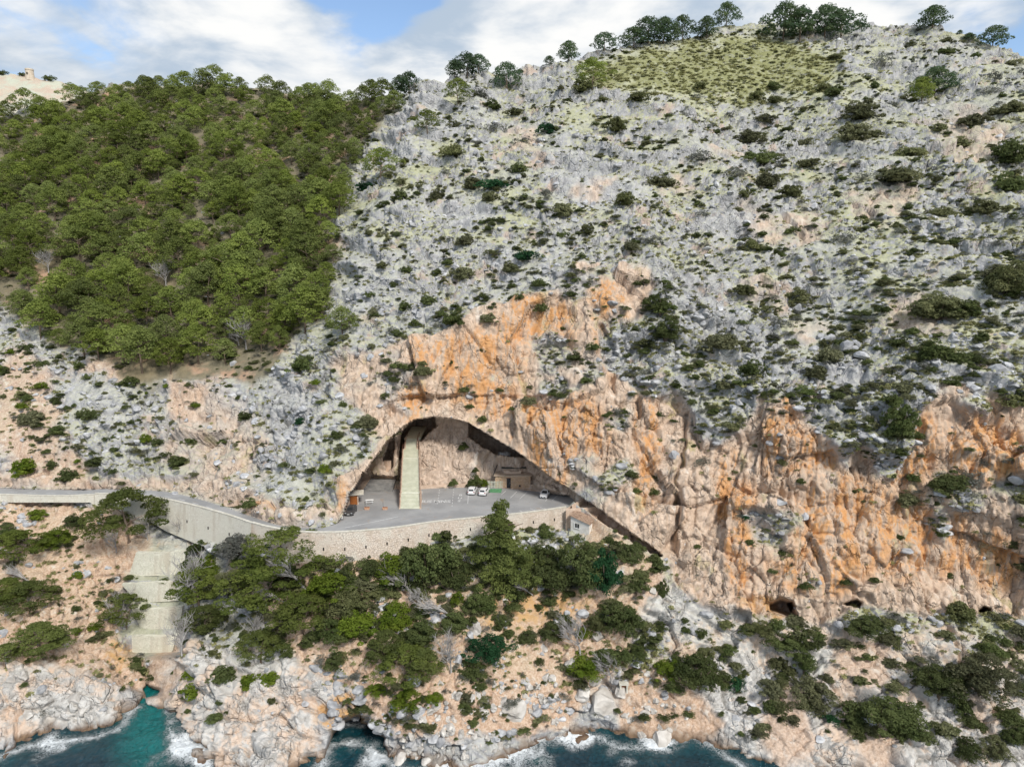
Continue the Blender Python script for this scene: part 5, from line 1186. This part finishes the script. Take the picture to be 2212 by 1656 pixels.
ZT = [(S_UP, 850, 0, 'on the upper grey slope', ('shrub', 'shrub', 'grey', 'oak', 'teal')), (S_UR, 1700, 0, 'on the upper right slope', ('shrub', 'shrub', 'grey', 'oak')), (S_MC, 850, 640, 'around the cave cliff', ('oak', 'shrub', 'oak')),
      (S_MR, 1700, 640, 'on the right rocky slope', ('shrub', 'oak', 'grey', 'shrub')), (S_ML, 0, 640, 'above the road at left', ('oak', 'shrub', 'bright', 'oak')), (S_BL, 0, 1277, 'between road and cove', ('oak', 'bright')), (S_BR, 1700, 1277, 'below the right cliff', ('oak', 'shrub', 'teal'))]
TONE = dict(shrub='olive', grey='grey green', oak='dark green', teal='deep blue green', bright='bright green')
NSH = 0
for lst, ox, oy, where, tones in ZT:
    for (x, y, w) in lst:
        u, v = fr_px(ox, oy, x, y); p = ground(u, v); W_ = w / 2.572 / 1.15785 / px(p); t = tones[RNG.randrange(len(tones))]
        s = W_ * 1.12; o = link('shrub', SHR[t][RNG.randrange(len(SHR[t]))]); o.location = p - Vector((0, 0, s * .10)); o.scale = (s * RNG.uniform(.9, 1.3), s * RNG.uniform(.8, 1.15), s * RNG.uniform(.6, .95)); o.rotation_euler = (0, 0, RNG.uniform(0, 6.28))
        sz = 'broad' if W_ > 5.5 else ('small' if W_ < 3 else 'rounded')
        lb = f'{sz} {TONE[t]} shrub {where}'; tag(o, lb, 'shrub', lb); NSH += 1
for u, v, w, t, lb in ((1024, 1049, 40, 'oak', 'large dark green shrub behind the left white car'), (978, 1048, 24, 'oak', 'small dark shrub left of the large one at the back of the car park'), (1044, 1048, 26, 'bright', 'green shrub between the white cars and the slat fence'), (1000, 970, 26, 'oak', 'dark shrub on the pinkish cave back wall'), (1025, 1022, 18, 'oak', 'small dark shrub low on the cave back wall near the building'),
                       (544, 1098, 36, 'oak', 'dark round shrub beside the gate pillar at the road bend'), (318, 955, 30, 'bright', 'bright green round shrub on the streaked slope above the road'), (652, 920, 24, 'teal', 'vivid green round shrub on grey rocks left of the cave'), (1240, 1048, 14, 'shrub', 'tiny shrub at the far end of the car park'),):
    p = ground(u, v); s = w / px(p); o = link('shrub', SHR[t][1 % len(SHR[t])]); o.location = p - Vector((0, 0.3, s * .05)); o.scale = (s, s, s * .9); tag(o, lb, 'shrub'); NSH += 1

# --- big trees and thickets below the road: frame origin, foot x, y, width, top y, kind, label
BIGT = [(850, 1277, 1030, 430, 400, -40, 'bigpine', 'tall broad conical pine rising in front of the car park wall'), (850, 640, 2060, 350, 170, 200, 'oak', 'tall dark tree in the cleft right of the orange cliff top, upper one'), (850, 640, 2090, 545, 190, 350, 'oak', 'dark tree in the cleft right of the orange cliff top, lower one'), (1700, 640, 1660, 425, 310, 200, 'shrub', 'very broad olive thicket on the right rocky slope'), (1700, 640, 2090, 300, 260, 20, 'shrub', 'tall olive thicket at the right edge of the slope'), (1700, 640, 1370, 1190, 170, 880, 'oak', 'dark tree in the gully splitting the right cliff'), (1700, 640, 1720, 1500, 260, 1340, 'oak', 'dark thicket on a ledge of the right cliff'),
        (850, 1277, 560, 440, 340, 50, 'oak', 'big round evergreen oak left of the conical pine below the wall'), (850, 1277, 330, 440, 260, 220, 'bright', 'bright green tree left of the round oak below the wall'), (850, 1277, 180, 430, 120, 250, 'oak', 'narrow dark tree at the left end of the thicket below the wall'),
        (850, 1277, 740, 470, 200, 250, 'oak', 'dark shrub between the round oak and the conical pine'), (850, 1277, 1320, 310, 190, 110, 'oak', 'dark round tree right of the conical pine against the wall'), (850, 1277, 1340, 490, 260, 270, 'oak', 'dark tree below the wall in the middle of the thicket'), (850, 1277, 1555, 500, 290, 130, 'oak', 'large dark tree directly below the tiled house'), (850, 1277, 1700, 520, 190, 160, 'teal', 'vivid deep green tree right of the tiled house thicket'),
        (850, 1277, 1860, 340, 160, 190, 'oak', 'dark tree at the top right of the thicket beside the path'), (850, 1277, 1900, 520, 150, 370, 'oak', 'dark rounded tree at the right end of the thicket by the cliff foot'), (850, 1277, 60, 660, 230, 420, 'shrub', 'olive shrub mass below the pink wall'), (850, 1277, 80, 810, 260, 620, 'bright', 'green bush mass on the bank below the olive shrubs'),
        (850, 1277, 370, 750, 200, 540, 'bright', 'green bush under the left dead tree of the middle bank'), (850, 1277, 530, 860, 220, 680, 'oak', 'dark bush in the middle of the bank'), (850, 1277, 740, 780, 200, 620, 'oak', 'dark bush below the second dead tree'), (850, 1277, 910, 650, 170, 470, 'oak', 'dark grey green bush left of the orange soil scar'), (850, 1277, 745, 590, 100, 490, 'bright', 'small bright bush beside the second dead tree'),
        (850, 1277, 940, 960, 230, 800, 'teal', 'wide deep green dome shaped bush above the boulders'), (850, 1277, 845, 1065, 180, 940, 'oak', 'dark bush below the wide dome shaped bush'), (850, 1277, 300, 1010, 230, 790, 'pine', 'spreading pine on the left of the lower bank'), (850, 1277, 420, 1100, 300, 880, 'pine', 'spreading pine in the middle of the lower bank'), (850, 1277, 540, 1110, 250, 900, 'pine', 'spreading pine on the right of the lower bank'),
        (850, 1277, 430, 1270, 180, 1110, 'bright', 'low green bush hanging over the boulders'), (850, 1277, 600, 1230, 110, 1150, 'bright', 'small green bush beside the first white boulders'), (850, 1277, 240, 1180, 120, 1090, 'bright', 'small green bush on the white rock shoulder'), (850, 1277, 1210, 840, 110, 740, 'oak', 'small dark bush under the orange soil scar'), (850, 1277, 1350, 800, 180, 690, 'oak', 'dark bush strip below the orange soil scar'), (850, 1277, 1455, 720, 90, 630, 'oak', 'small dark bush at the right end of the orange scar'),
        (850, 1277, 1570, 810, 90, 720, 'bright', 'small bright green bush beside the grey dead shrub'), (850, 1277, 1640, 770, 120, 640, 'shrub', 'grey olive bush left of the white slab'), (850, 1277, 1750, 970, 220, 820, 'oak', 'dark wide bush below the white slab'), (850, 1277, 1800, 770, 230, 540, 'oak', 'dark bush mass above the white slab'), (850, 1277, 1930, 940, 130, 830, 'oak', 'round dark bush right of the white slab'), (850, 1277, 1600, 1030, 260, 920, 'bright', 'green bush mat above the white shore rocks'),
        (850, 1277, 2060, 760, 90, 680, 'oak', 'small grey green bush on the tilted grey slab'), (850, 1277, 2110, 1060, 180, 920, 'bright', 'green bush at the foot of the white cliff'), (850, 1277, 1065, 520, 110, 390, 'oak', 'dark bush under the conical pine'), (850, 1277, 2075, 560, 60, 400, 'oak', 'narrow dark bush at the cliff corner'),
        (0, 1277, 830, 200, 420, -110, 'pine', 'large spreading pine beside the road above the terraces'), (0, 1277, 120, 330, 300, 160, 'pine', 'spreading pine at the left edge below the road'), (0, 1277, 350, 230, 200, 100, 'bright', 'bright green bush on the soil bank below the road'), (0, 1277, 60, 180, 140, 60, 'oak', 'dark bush at the left edge just below the road'), (0, 1277, 470, 80, 130, -20, 'oak', 'dark bush just below the road left of the large pine'), (0, 1277, 60, 600, 250, 440, 'pine', 'low pine at the left edge of the bank'), (0, 1277, 180, 640, 300, 540, 'pine', 'flat spreading pine on the left bank'),
        (0, 1277, 270, 940, 330, 770, 'pine', 'wide low pine above the left headland'), (0, 1277, 50, 980, 160, 860, 'pine', 'low pine in the lower left corner above the headland'), (0, 1277, 800, 740, 250, 540, 'pine', 'small pine growing on the terraces'), (0, 1277, 1235, 240, 120, 150, 'oak', 'bush at the top right of the terraces'), (0, 1277, 1280, 620, 300, 380, 'pine', 'pine beside the dead tree right of the terraces'), (0, 1277, 1310, 430, 260, 250, 'bright', 'bright green tree right of the uppermost terrace'),
        (0, 1277, 1560, 270, 260, 110, 'grey', 'grey green olive-like tree under the pale retaining wall'), (0, 1277, 1740, 230, 100, 150, 'teal', 'small deep green bush under the pink wall'), (0, 1277, 1850, 420, 450, 170, 'pine', 'broad green pine around the large dead tree'), (0, 1277, 2110, 520, 300, 330, 'bright', 'green tree right of the large dead tree'), (0, 1277, 1700, 660, 420, 460, 'pine', 'dark spreading pine in the middle of the left thicket'),
        (0, 1277, 1300, 770, 260, 600, 'pine', 'pine above the white headland'), (0, 1277, 1960, 790, 350, 590, 'pine', 'pine on the right of the left thicket'), (0, 1277, 1680, 980, 270, 780, 'pine', 'lowest pine of the left thicket above the white headland'), (0, 1277, 2160, 830, 250, 640, 'oak', 'dark bush right of the left thicket'), (0, 1277, 2150, 1010, 140, 880, 'oak', 'dark bush on the bank above the sea cave'), (0, 1277, 1500, 500, 220, 390, 'shrub', 'grey olive bush between the two dead trees'),
        (1700, 1277, 120, 1110, 290, 880, 'oak', 'large dark bush at the foot of the small cave'), (1700, 1277, 510, 780, 170, 700, 'shrub', 'grey olive bush under the small cave'), (1700, 1277, 690, 870, 260, 780, 'oak', 'dark bush right under the small cave'), (1700, 1277, 800, 1010, 130, 850, 'oak', 'narrow dark bush at the rock fan'), (1700, 1277, 860, 1210, 270, 1010, 'shrub', 'large olive grey bush on the pale ribs above the sea'), (1700, 1277, 1170, 780, 240, 640, 'oak', 'dark bush crowning the grey knoll below the right cliff'), (1700, 1277, 1370, 1390, 340, 1170, 'oak', 'very large dark bush low on the right'),
        (1700, 1277, 1650, 1190, 270, 980, 'oak', 'large round bush left of the biggest one at the right'), (1700, 1277, 1900, 1200, 340, 920, 'shrub', 'biggest bush on the right slope above the sea'), (1700, 1277, 1600, 1060, 150, 960, 'grey', 'grey green bush above the large round bushes at the right'), (1700, 1277, 1830, 1590, 160, 1440, 'oak', 'dark bush near the bottom right corner, left one'), (1700, 1277, 2020, 1580, 160, 1430, 'shrub', 'olive bush near the bottom right corner'), (1700, 1277, 2140, 1490, 150, 1330, 'oak', 'dark bush at the right edge near the bottom')]
for ox, oy, x, y, w, ty, kd, lb in BIGT:
    u, v = fr_px(ox, oy, x, y); p = ground(u, v); k = px(p); W_ = w / 2.572 / 1.15785 / k * 1.18; H_ = (y - ty) / 2.572 / 1.15785 / k * 1.16
    if kd in ('bigpine', 'pine'):
        ms = PINEBIG if kd == 'bigpine' else PINEH[RNG.randrange(3)]
        base_w = {'bigpine': 1.0}.get(kd, 1.05); e = empty('pine_tree', p - Vector((0, 0, .4)), RNG.uniform(0, 6.28)); hh = H_ if kd == 'bigpine' else max(H_, W_ * .62)
        e.scale = (W_ / base_w, W_ / base_w, hh); link('crown', ms[0], e); link('trunk', ms[1], e); tag(e, lb, 'tree')
    else:
        e = empty('tree' if H_ > 4.5 else 'bush', p - Vector((0, 0, .3)), RNG.uniform(0, 6.28)); e.scale = (W_ * 1.05, W_ * 1.05, max(H_, W_ * .5) * 1.0)
        link('foliage', BIG[kd][RNG.randrange(len(BIG[kd]))], e); link('stems', STEM, e); tag(e, lb, 'tree' if H_ > 4.5 else 'bush')

# --- bleached dead trees
def dead_mesh(seed, lean, nb=9):
    r = random.Random(seed); b = MB()
    def grow(p, d, l, rad, lev):
        pts = [p]; q = p; dd = d.copy()
        for i in range(4):
            dd = (dd + Vector((r.uniform(-.25, .25) + lean * .10, r.uniform(-.25, .25), r.uniform(-.12, .16)))).normalized(); q = q + dd * l / 4; pts.append(q)
        b.tube(pts, [rad * (1 - .17 * i) for i in range(5)], 5 if lev < 2 else 4, False)
        if lev >= 3: return
        for k in range(nb if lev == 0 else (5 if lev == 1 else 4)):
            t = r.uniform(.35, 1.0); i = min(int(t * 4), 3); o = pts[i].lerp(pts[i + 1], t * 4 - i)
            nd_ = (dd * .7 + Vector((r.uniform(-1, 1) + lean * .5, r.uniform(-1, 1), r.uniform(-.1, .8)))).normalized()
            grow(o, nd_, l * r.uniform(.55, .85), max(rad * .55, .0045), lev + 1)
    grow(Vector((0, 0, -.05)), Vector((lean * .6, 0, 1)).normalized(), .55, .028, 0)
    return b.mesh('dead_branches', M['deadwood'], fix=False)
DEADM = [dead_mesh(1, -.9), dead_mesh(2, -.5), dead_mesh(3, .1), dead_mesh(4, -1.2)]
for ox, oy, x, y, h, k_, lb in ((0, 1277, 1985, 490, 290, 0, 'large bleached dead tree leaning left in the green thicket'), (0, 1277, 1280, 590, 240, 2, 'bleached dead tree with twisted branches right of the terraces'), (850, 1277, 480, 500, 180, 0, 'windswept grey dead tree leaning left below the bright green tree'), (850, 1277, 745, 640, 180, 3, 'grey dead tree with a bare curved trunk on the middle bank'),
                              (850, 1277, 520, 600, 110, 1, 'small grey dead tree under the windswept one'), (0, 1277, 1690, 830, 130, 2, 'grey dead branches above the white headland'), (0, 1277, 1860, 560, 150, 3, 'fallen grey dead branches under the large dead tree'), (0, 1277, 800, 700, 150, 2, 'grey bare tree on the terraces'), (0, 1277, 130, 260, 120, 3, 'grey dead branches at the left edge'), (0, 1277, 240, 430, 130, 3, 'grey dead branches hanging over the left bank'), (850, 1277, 1540, 880, 190, 1, 'grey leafless bush on the right of the middle bank'),
                              (850, 1277, 1740, 1060, 150, 1, 'grey leafless bush above the white shore rocks'), (850, 1277, 720, 1000, 170, 2, 'grey leafless bush beside the lower pines'), (0, 1277, 1240, 900, 170, 2, 'grey bare shrub on top of the white headland'), (0, 1277, 960, 170, 130, 1, 'grey bare branches right under the large roadside pine'), (0, 1277, 760, 220, 110, 1, 'grey bare branches left under the large roadside pine'), (0, 1277, 1150, 140, 120, 2, 'grey bare shrub against the pale retaining wall'),
                              (0, 640, 365, 150, 150, 2, 'pale dead trunk in the forest clearing at the left'), (0, 640, 1095, 210, 170, 2, 'pale dead trunk in the middle forest clearing'), (0, 640, 1600, 590, 210, 2, 'pale bare trunked tree at the lower right edge of the forest'), (0, 640, 1555, 570, 130, 1, 'thin pale bare trunk beside the lower forest edge'), (850, 1277, 1000, 420, 90, 1, 'grey bare twigs under the conical pine'), (850, 1277, 1240, 500, 90, 3, 'grey bare twigs right of the conical pine foot')):
    u, v = fr_px(ox, oy, x, y); p = ground(u, v); s = h / 2.572 / 1.15785 / px(p) * (1.35 if oy > 1000 else .95)
    e = empty('dead_tree', p - Vector((0, 1.6, .1)), RNG.uniform(-.3, .3)); e.scale = (s, s, s); link('dead_branches', DEADM[k_], e); tag(e, lb, 'tree')

# --- boulders and loose rock
def rock_mesh(seed, mat, cuts=13, sub=3):
    r = random.Random(seed); bm = bmesh.new(); bmesh.ops.create_icosphere(bm, subdivisions=sub, radius=.5)
    pl = []
    for k in range(cuts):
        n = Vector((r.gauss(0, 1), r.gauss(0, 1), r.gauss(0, 1))).normalized(); pl.append((n, r.uniform(.23, .40)))
    for v_ in bm.verts:
        for n, d in pl:
            e = v_.co.dot(n) - d
            if e > 0: v_.co -= n * e
        q_ = v_.co + Vector((seed * 3.7, 0, 0)); v_.co += v_.co.normalized() * (mnoise.noise(q_ * 5) * .055 + mnoise.noise(q_ * 12) * .03)
    me = bpy.data.meshes.new('boulder'); bm.to_mesh(me); bm.free(); me.materials.append(mat); return me
BLD = [rock_mesh(k, M['limestone']) for k in range(8)]; GRK = [rock_mesh(20 + k, M['greystone'], 9, 2) for k in range(7)]
def boulder(u, v, w, ms, sq=.8, parent=HILL, name='boulder'):
    p = ground(u, v); s = w / px(p) * 1.15; o = link(name, ms[RNG.randrange(len(ms))], parent)
    o.location = p - Vector((0, 0, s * .06)); o.scale = (s * RNG.uniform(.9, 1.1), s * RNG.uniform(.8, 1.1), s * sq * RNG.uniform(.85, 1.15)); o.rotation_euler = (RNG.uniform(-.5, .5), RNG.uniform(-.4, .4), RNG.uniform(0, 6.28)); return o
BB = [(1100, 1250, 195), (750, 1190, 90), (620, 1260, 80), (880, 1190, 70), (930, 1220, 55), (970, 1260, 60), (820, 1240, 55), (890, 1140, 60), (870, 1060, 50), (510, 1280, 70), (650, 1110, 60), (990, 1110, 50), (1040, 1140, 45), (860, 750, 110), (1120, 560, 60), (1660, 800, 120), (1680, 1230, 210), (1560, 1160, 120), (1640, 1090, 110), (1480, 990, 90), (1540, 1010, 80), (1810, 1160, 90),
      (1980, 1040, 60), (2060, 1460, 150), (1860, 1340, 70), (1960, 1300, 60), (400, 1580, 120), (520, 1530, 70), (410, 1460, 60), (690, 1420, 55), (830, 1410, 60), (850, 1440, 50), (600, 1420, 50), (550, 1330, 60), (1310, 870, 70), (1155, 930, 40), (640, 620, 60), (620, 670, 60), (690, 1340, 45), (1060, 580, 50), (1380, 515, 45), (1200, 1210, 45), (780, 1280, 45), (2010, 520, 60), (640, 1620, 60), (480, 1600, 50)]
for x, y, w in BB: u, v = fr_px(850, 1277, x, y); boulder(u, v, w / 2.572 / 1.15785, BLD)
for x, y, w in ((160, 1060, 70), (130, 1010, 60), (490, 1200, 130), (180, 1290, 90), (430, 1300, 60), (110, 1200, 50), (530, 1280, 70), (460, 1350, 50)): u, v = fr_px(0, 1277, x, y); boulder(u, v, w / 2.572 / 1.15785, BLD)
for x, y, w in ((1060, 560, 110), (960, 500, 90), (1170, 640, 90), (870, 560, 80), (490, 460, 110), (2050, 750, 140), (1750, 560, 80), (1250, 480, 80), (330, 960, 90), (1600, 560, 60)): u, v = fr_px(1700, 640, x, y); boulder(u, v, w / 2.572 / 1.15785, GRK, .7)
SCREE = [[(1180, 1445), (1100, 1480), (960, 1500), (880, 1540), (850, 1600), (900, 1640), (1010, 1630), (1080, 1610), (1060, 1560), (1110, 1540), (1200, 1560), (1210, 1500)], [(1340, 1520), (1450, 1500), (1500, 1540), (1480, 1590), (1360, 1600), (1330, 1560)], [(1560, 1440), (1620, 1480), (1600, 1600), (1540, 1560)]]
nb_, tr = 0, 0
while nb_ < 190 and tr < 9000:
    tr += 1; P_ = SCREE[0 if RNG.random() < .66 else (1 if RNG.random() < .8 else 2)]; u, v = RNG.uniform(840, 1640), RNG.uniform(1440, 1645)
    if pip(u, v, P_): boulder(u, v, RNG.choice((7, 8, 9, 10, 12, 14, 17, 22)), BLD); nb_ += 1

RL_T = [float(x) for x in np.interp(np.arange(-280, 2492), *zip(*ROAD_LOW))]; WF_T = [float(x) for x in np.interp(np.arange(-280, 2492), *zip(*WALL_FOOT))]
def free_spot(u, v):
    k = min(max(int(u + 280), 0), 2770)
    if u < 1240 and RL_T[k] - 2 < v < WF_T[k] + 4: return False
    if (255 < u < 405 and 1150 < v < 1415) or (1215 < u < 1310 and 1060 < v < 1170): return False
    return not (870 < v < 1210 and -300 < u < 1450 and (pip(u, v, LOT) or pip(u, v, CAVE)))
def slope_points(n, umin, umax, vmin, vmax, dens):
    out = []; tr = 0
    while len(out) < n and tr < n * 12:
        tr += 1; u, v = RNG.uniform(umin, umax), RNG.uniform(vmin, vmax)
        if v < crest_at(u) + 2 or RNG.random() > dens(u, v) or not free_spot(u, v): continue
        p = ground(u, v)
        if p.z < 2.0: continue
        out.append((u, v, p))
    return out
MI = lambda n, u, v: mask_at(n, u, v)
proto = empty('x', (0, 0, 0)); bpy.data.objects.remove(proto)
rocks_src = [o for o in HILL.children if o.name.startswith('boulder') and o.data in GRK]
grk_objs = []
for k, (u, v, p) in enumerate(slope_points(90, 560, 2211, 250, 1000, lambda u, v: (1 - MI('warm', u, v)) * (1 - MI('forest', u, v)) * (1 - MI('turf', u, v)))):
    o = boulder(u, v, RNG.uniform(9, 22), GRK, .75, HILL, 'rock'); o.data = GRK[k % 7]
    if k < 7: grk_objs.append(o)
_cl = [[sm(fbm(np.stack([uz / 60, vz / 30, uz * 0 + k * 9], -1), 4, 301 + k, 0.62), -.10, .30) for k in range(2)]][0]
MASKS['cl0'], MASKS['cl1'] = _cl
def CLUMP(u, v, k): return 0.06 + 0.94 * mask_at('cl%d' % k, u, v)
pts = [(tuple(p - Vector((0, 0, .12))), tuple(np.array([RNG.uniform(.8, 1.3), RNG.uniform(.8, 1.2), RNG.uniform(.5, .95)]) * (s := RNG.choice((.7, .9, 1.1, 1.4, 1.8, 2.4)))), RNG.uniform(0, 6.28), RNG.randrange(7), RNG.uniform(-.5, .5))
       for u, v, p in slope_points(3600, -60, 2300, 60, 1640, lambda u, v: (1 - .97 * MI('warm', u, v)) * (1 - .9 * MI('forest', u, v)) * (1 - .95 * MI('turf', u, v)) * (1 - .9 * MI('white', u, v)) * (1 - .7 * MI('soil', u, v)) * CLUMP(u, v, 0))]
scatter('loose_rocks', pts, grk_objs, 'loose grey limestone rubble strewn over the slopes', 'rocks')
shr_src = []
for key in ('shrub', 'oak', 'grey'):
    for m_ in SHR[key][:3]:
        o = next((o for o in bpy.data.objects if o.data is m_), None)
        if o: shr_src.append(o)
pts = [(tuple(p - Vector((0, 0, .1))), tuple(np.array([RNG.uniform(1, 1.4), RNG.uniform(.9, 1.25), RNG.uniform(.5, .85)]) * (s := RNG.choice((.7, .8, 1.0, 1.2, 1.5, 1.9, 2.5)))), RNG.uniform(0, 6.28), RNG.randrange(len(shr_src)))
       for u, v, p in slope_points(7600, -60, 2300, 60, 1600, lambda u, v: (1 - .93 * MI('warm', u, v)) * (1 - .9 * MI('turf', u, v)) * (1 - .75 * MI('white', u, v)) * (.4 + .6 * (v < 1000)) * (.45 if u < 720 and v > 700 else 1) * CLUMP(u, v, 1) * (1 - .75 * MI('slab', u, v)))]
pts += [(tuple(p - Vector((0, 0, .2))), tuple(np.array([RNG.uniform(1, 1.5), RNG.uniform(.9, 1.3), RNG.uniform(.6, .95)]) * (s := RNG.choice((1.4, 1.8, 2.3, 3.0, 3.8)))), RNG.uniform(0, 6.28), RNG.randrange(6))
        for u, v, p in slope_points(240, 400, 1420, 1165, 1400, lambda u, v: 1.0 if (u < 860 and v < 1400 - 0.0 * u) or v < 1290 else .35)]
pts += [(tuple(p - Vector((0, 0, .2))), tuple(np.array([RNG.uniform(1, 1.5), RNG.uniform(.9, 1.3), RNG.uniform(.6, .95)]) * (s := RNG.choice((1.2, 1.6, 2.2, 3.0)))), RNG.uniform(0, 6.28), RNG.randrange(6))
        for u, v, p in slope_points(200, 1440, 2250, 1340, 1600, lambda u, v: (1.0 if v < 1470 or u > 1850 else .3) * CLUMP(u, v, 1))]
scatter('low_scrub', pts, shr_src, 'low dark scrub dotted between the rocks of the slopes', 'shrubs')
tuft_me = [leafmesh('tuft', [(RNG.uniform(-.25, .25), RNG.uniform(-.25, .25), .12, .25, .25, .22) for _ in range(5)], 9, .22, 200 + k, M['tuft']) for k in range(3)] + [leafmesh('tuft', [(RNG.uniform(-.3, .3), RNG.uniform(-.3, .3), .12, .28, .28, .2) for _ in range(6)], 9, .22, 210, M['shrub'])]
tuft_objs = []
for k in range(3):
    p = ground(1500 + 60 * k, 230 + 10 * k); o = link('grass_tuft', tuft_me[k]); o.location = p; tag(o, ('left', 'middle', 'right')[k] + ' pale dry grass tuft at the lower edge of the turf', 'grass'); tuft_objs.append(o)
pts = [(tuple(p), tuple(np.array([1, 1, RNG.uniform(.6, 1.0)]) * (s := RNG.choice((.7, .9, 1.2, 1.6)))), RNG.uniform(0, 6.28), RNG.randrange(3))
       for u, v, p in slope_points(8000, -60, 2300, 60, 1500, lambda u, v: (1 - .92 * MI('warm', u, v)) * (1 - .9 * MI('forest', u, v)) * (.25 + .75 * min(1, MI('grass', u, v) * 1.2)) * (1 - .8 * MI('white', u, v)))]
p = ground(1700, 225); o = link('grass_tuft', tuft_me[3]); o.location = p; tag(o, 'olive green grass tuft below the right end of the turf', 'grass'); tuft_objs.append(o)
pts += [(tuple(p), tuple(np.array([1.3, 1.2, RNG.uniform(.5, .9)]) * RNG.choice((.8, 1.1, 1.5, 2.0))), RNG.uniform(0, 6.28), 3 if RNG.random() < .18 else RNG.randrange(3)) for u, v, p in slope_points(1500, 1220, 1860, 60, 240, lambda u, v: MI('turf', u, v))]
scatter('dry_grass', pts, tuft_objs, 'pale yellow green dry grass covering the slopes between rocks', 'grass')
ORD = ['leftmost', 'second', 'third', 'fourth', 'fifth', 'sixth', 'seventh', 'eighth', 'ninth', 'tenth', 'eleventh', 'twelfth', 'thirteenth', 'fourteenth', 'fifteenth', 'sixteenth', 'seventeenth', 'eighteenth', 'nineteenth', 'twentieth']
byl = {}
for o in COL.objects:
    if o.name.startswith('shrub') and 'label' in o: byl.setdefault(o['label'], []).append(o)
for lb, os_ in byl.items():
    if 1 < len(os_) <= 20:
        os_.sort(key=lambda o: o.location.x / axis_depth(o.location))
        for i, o in enumerate(os_): o['label'] = lb + (', leftmost one' if i == 0 else (', rightmost one' if i == len(os_) - 1 else f', {ORD[i]} from the left'))
print('counts', len(cand), NSH, len(bpy.data.objects))
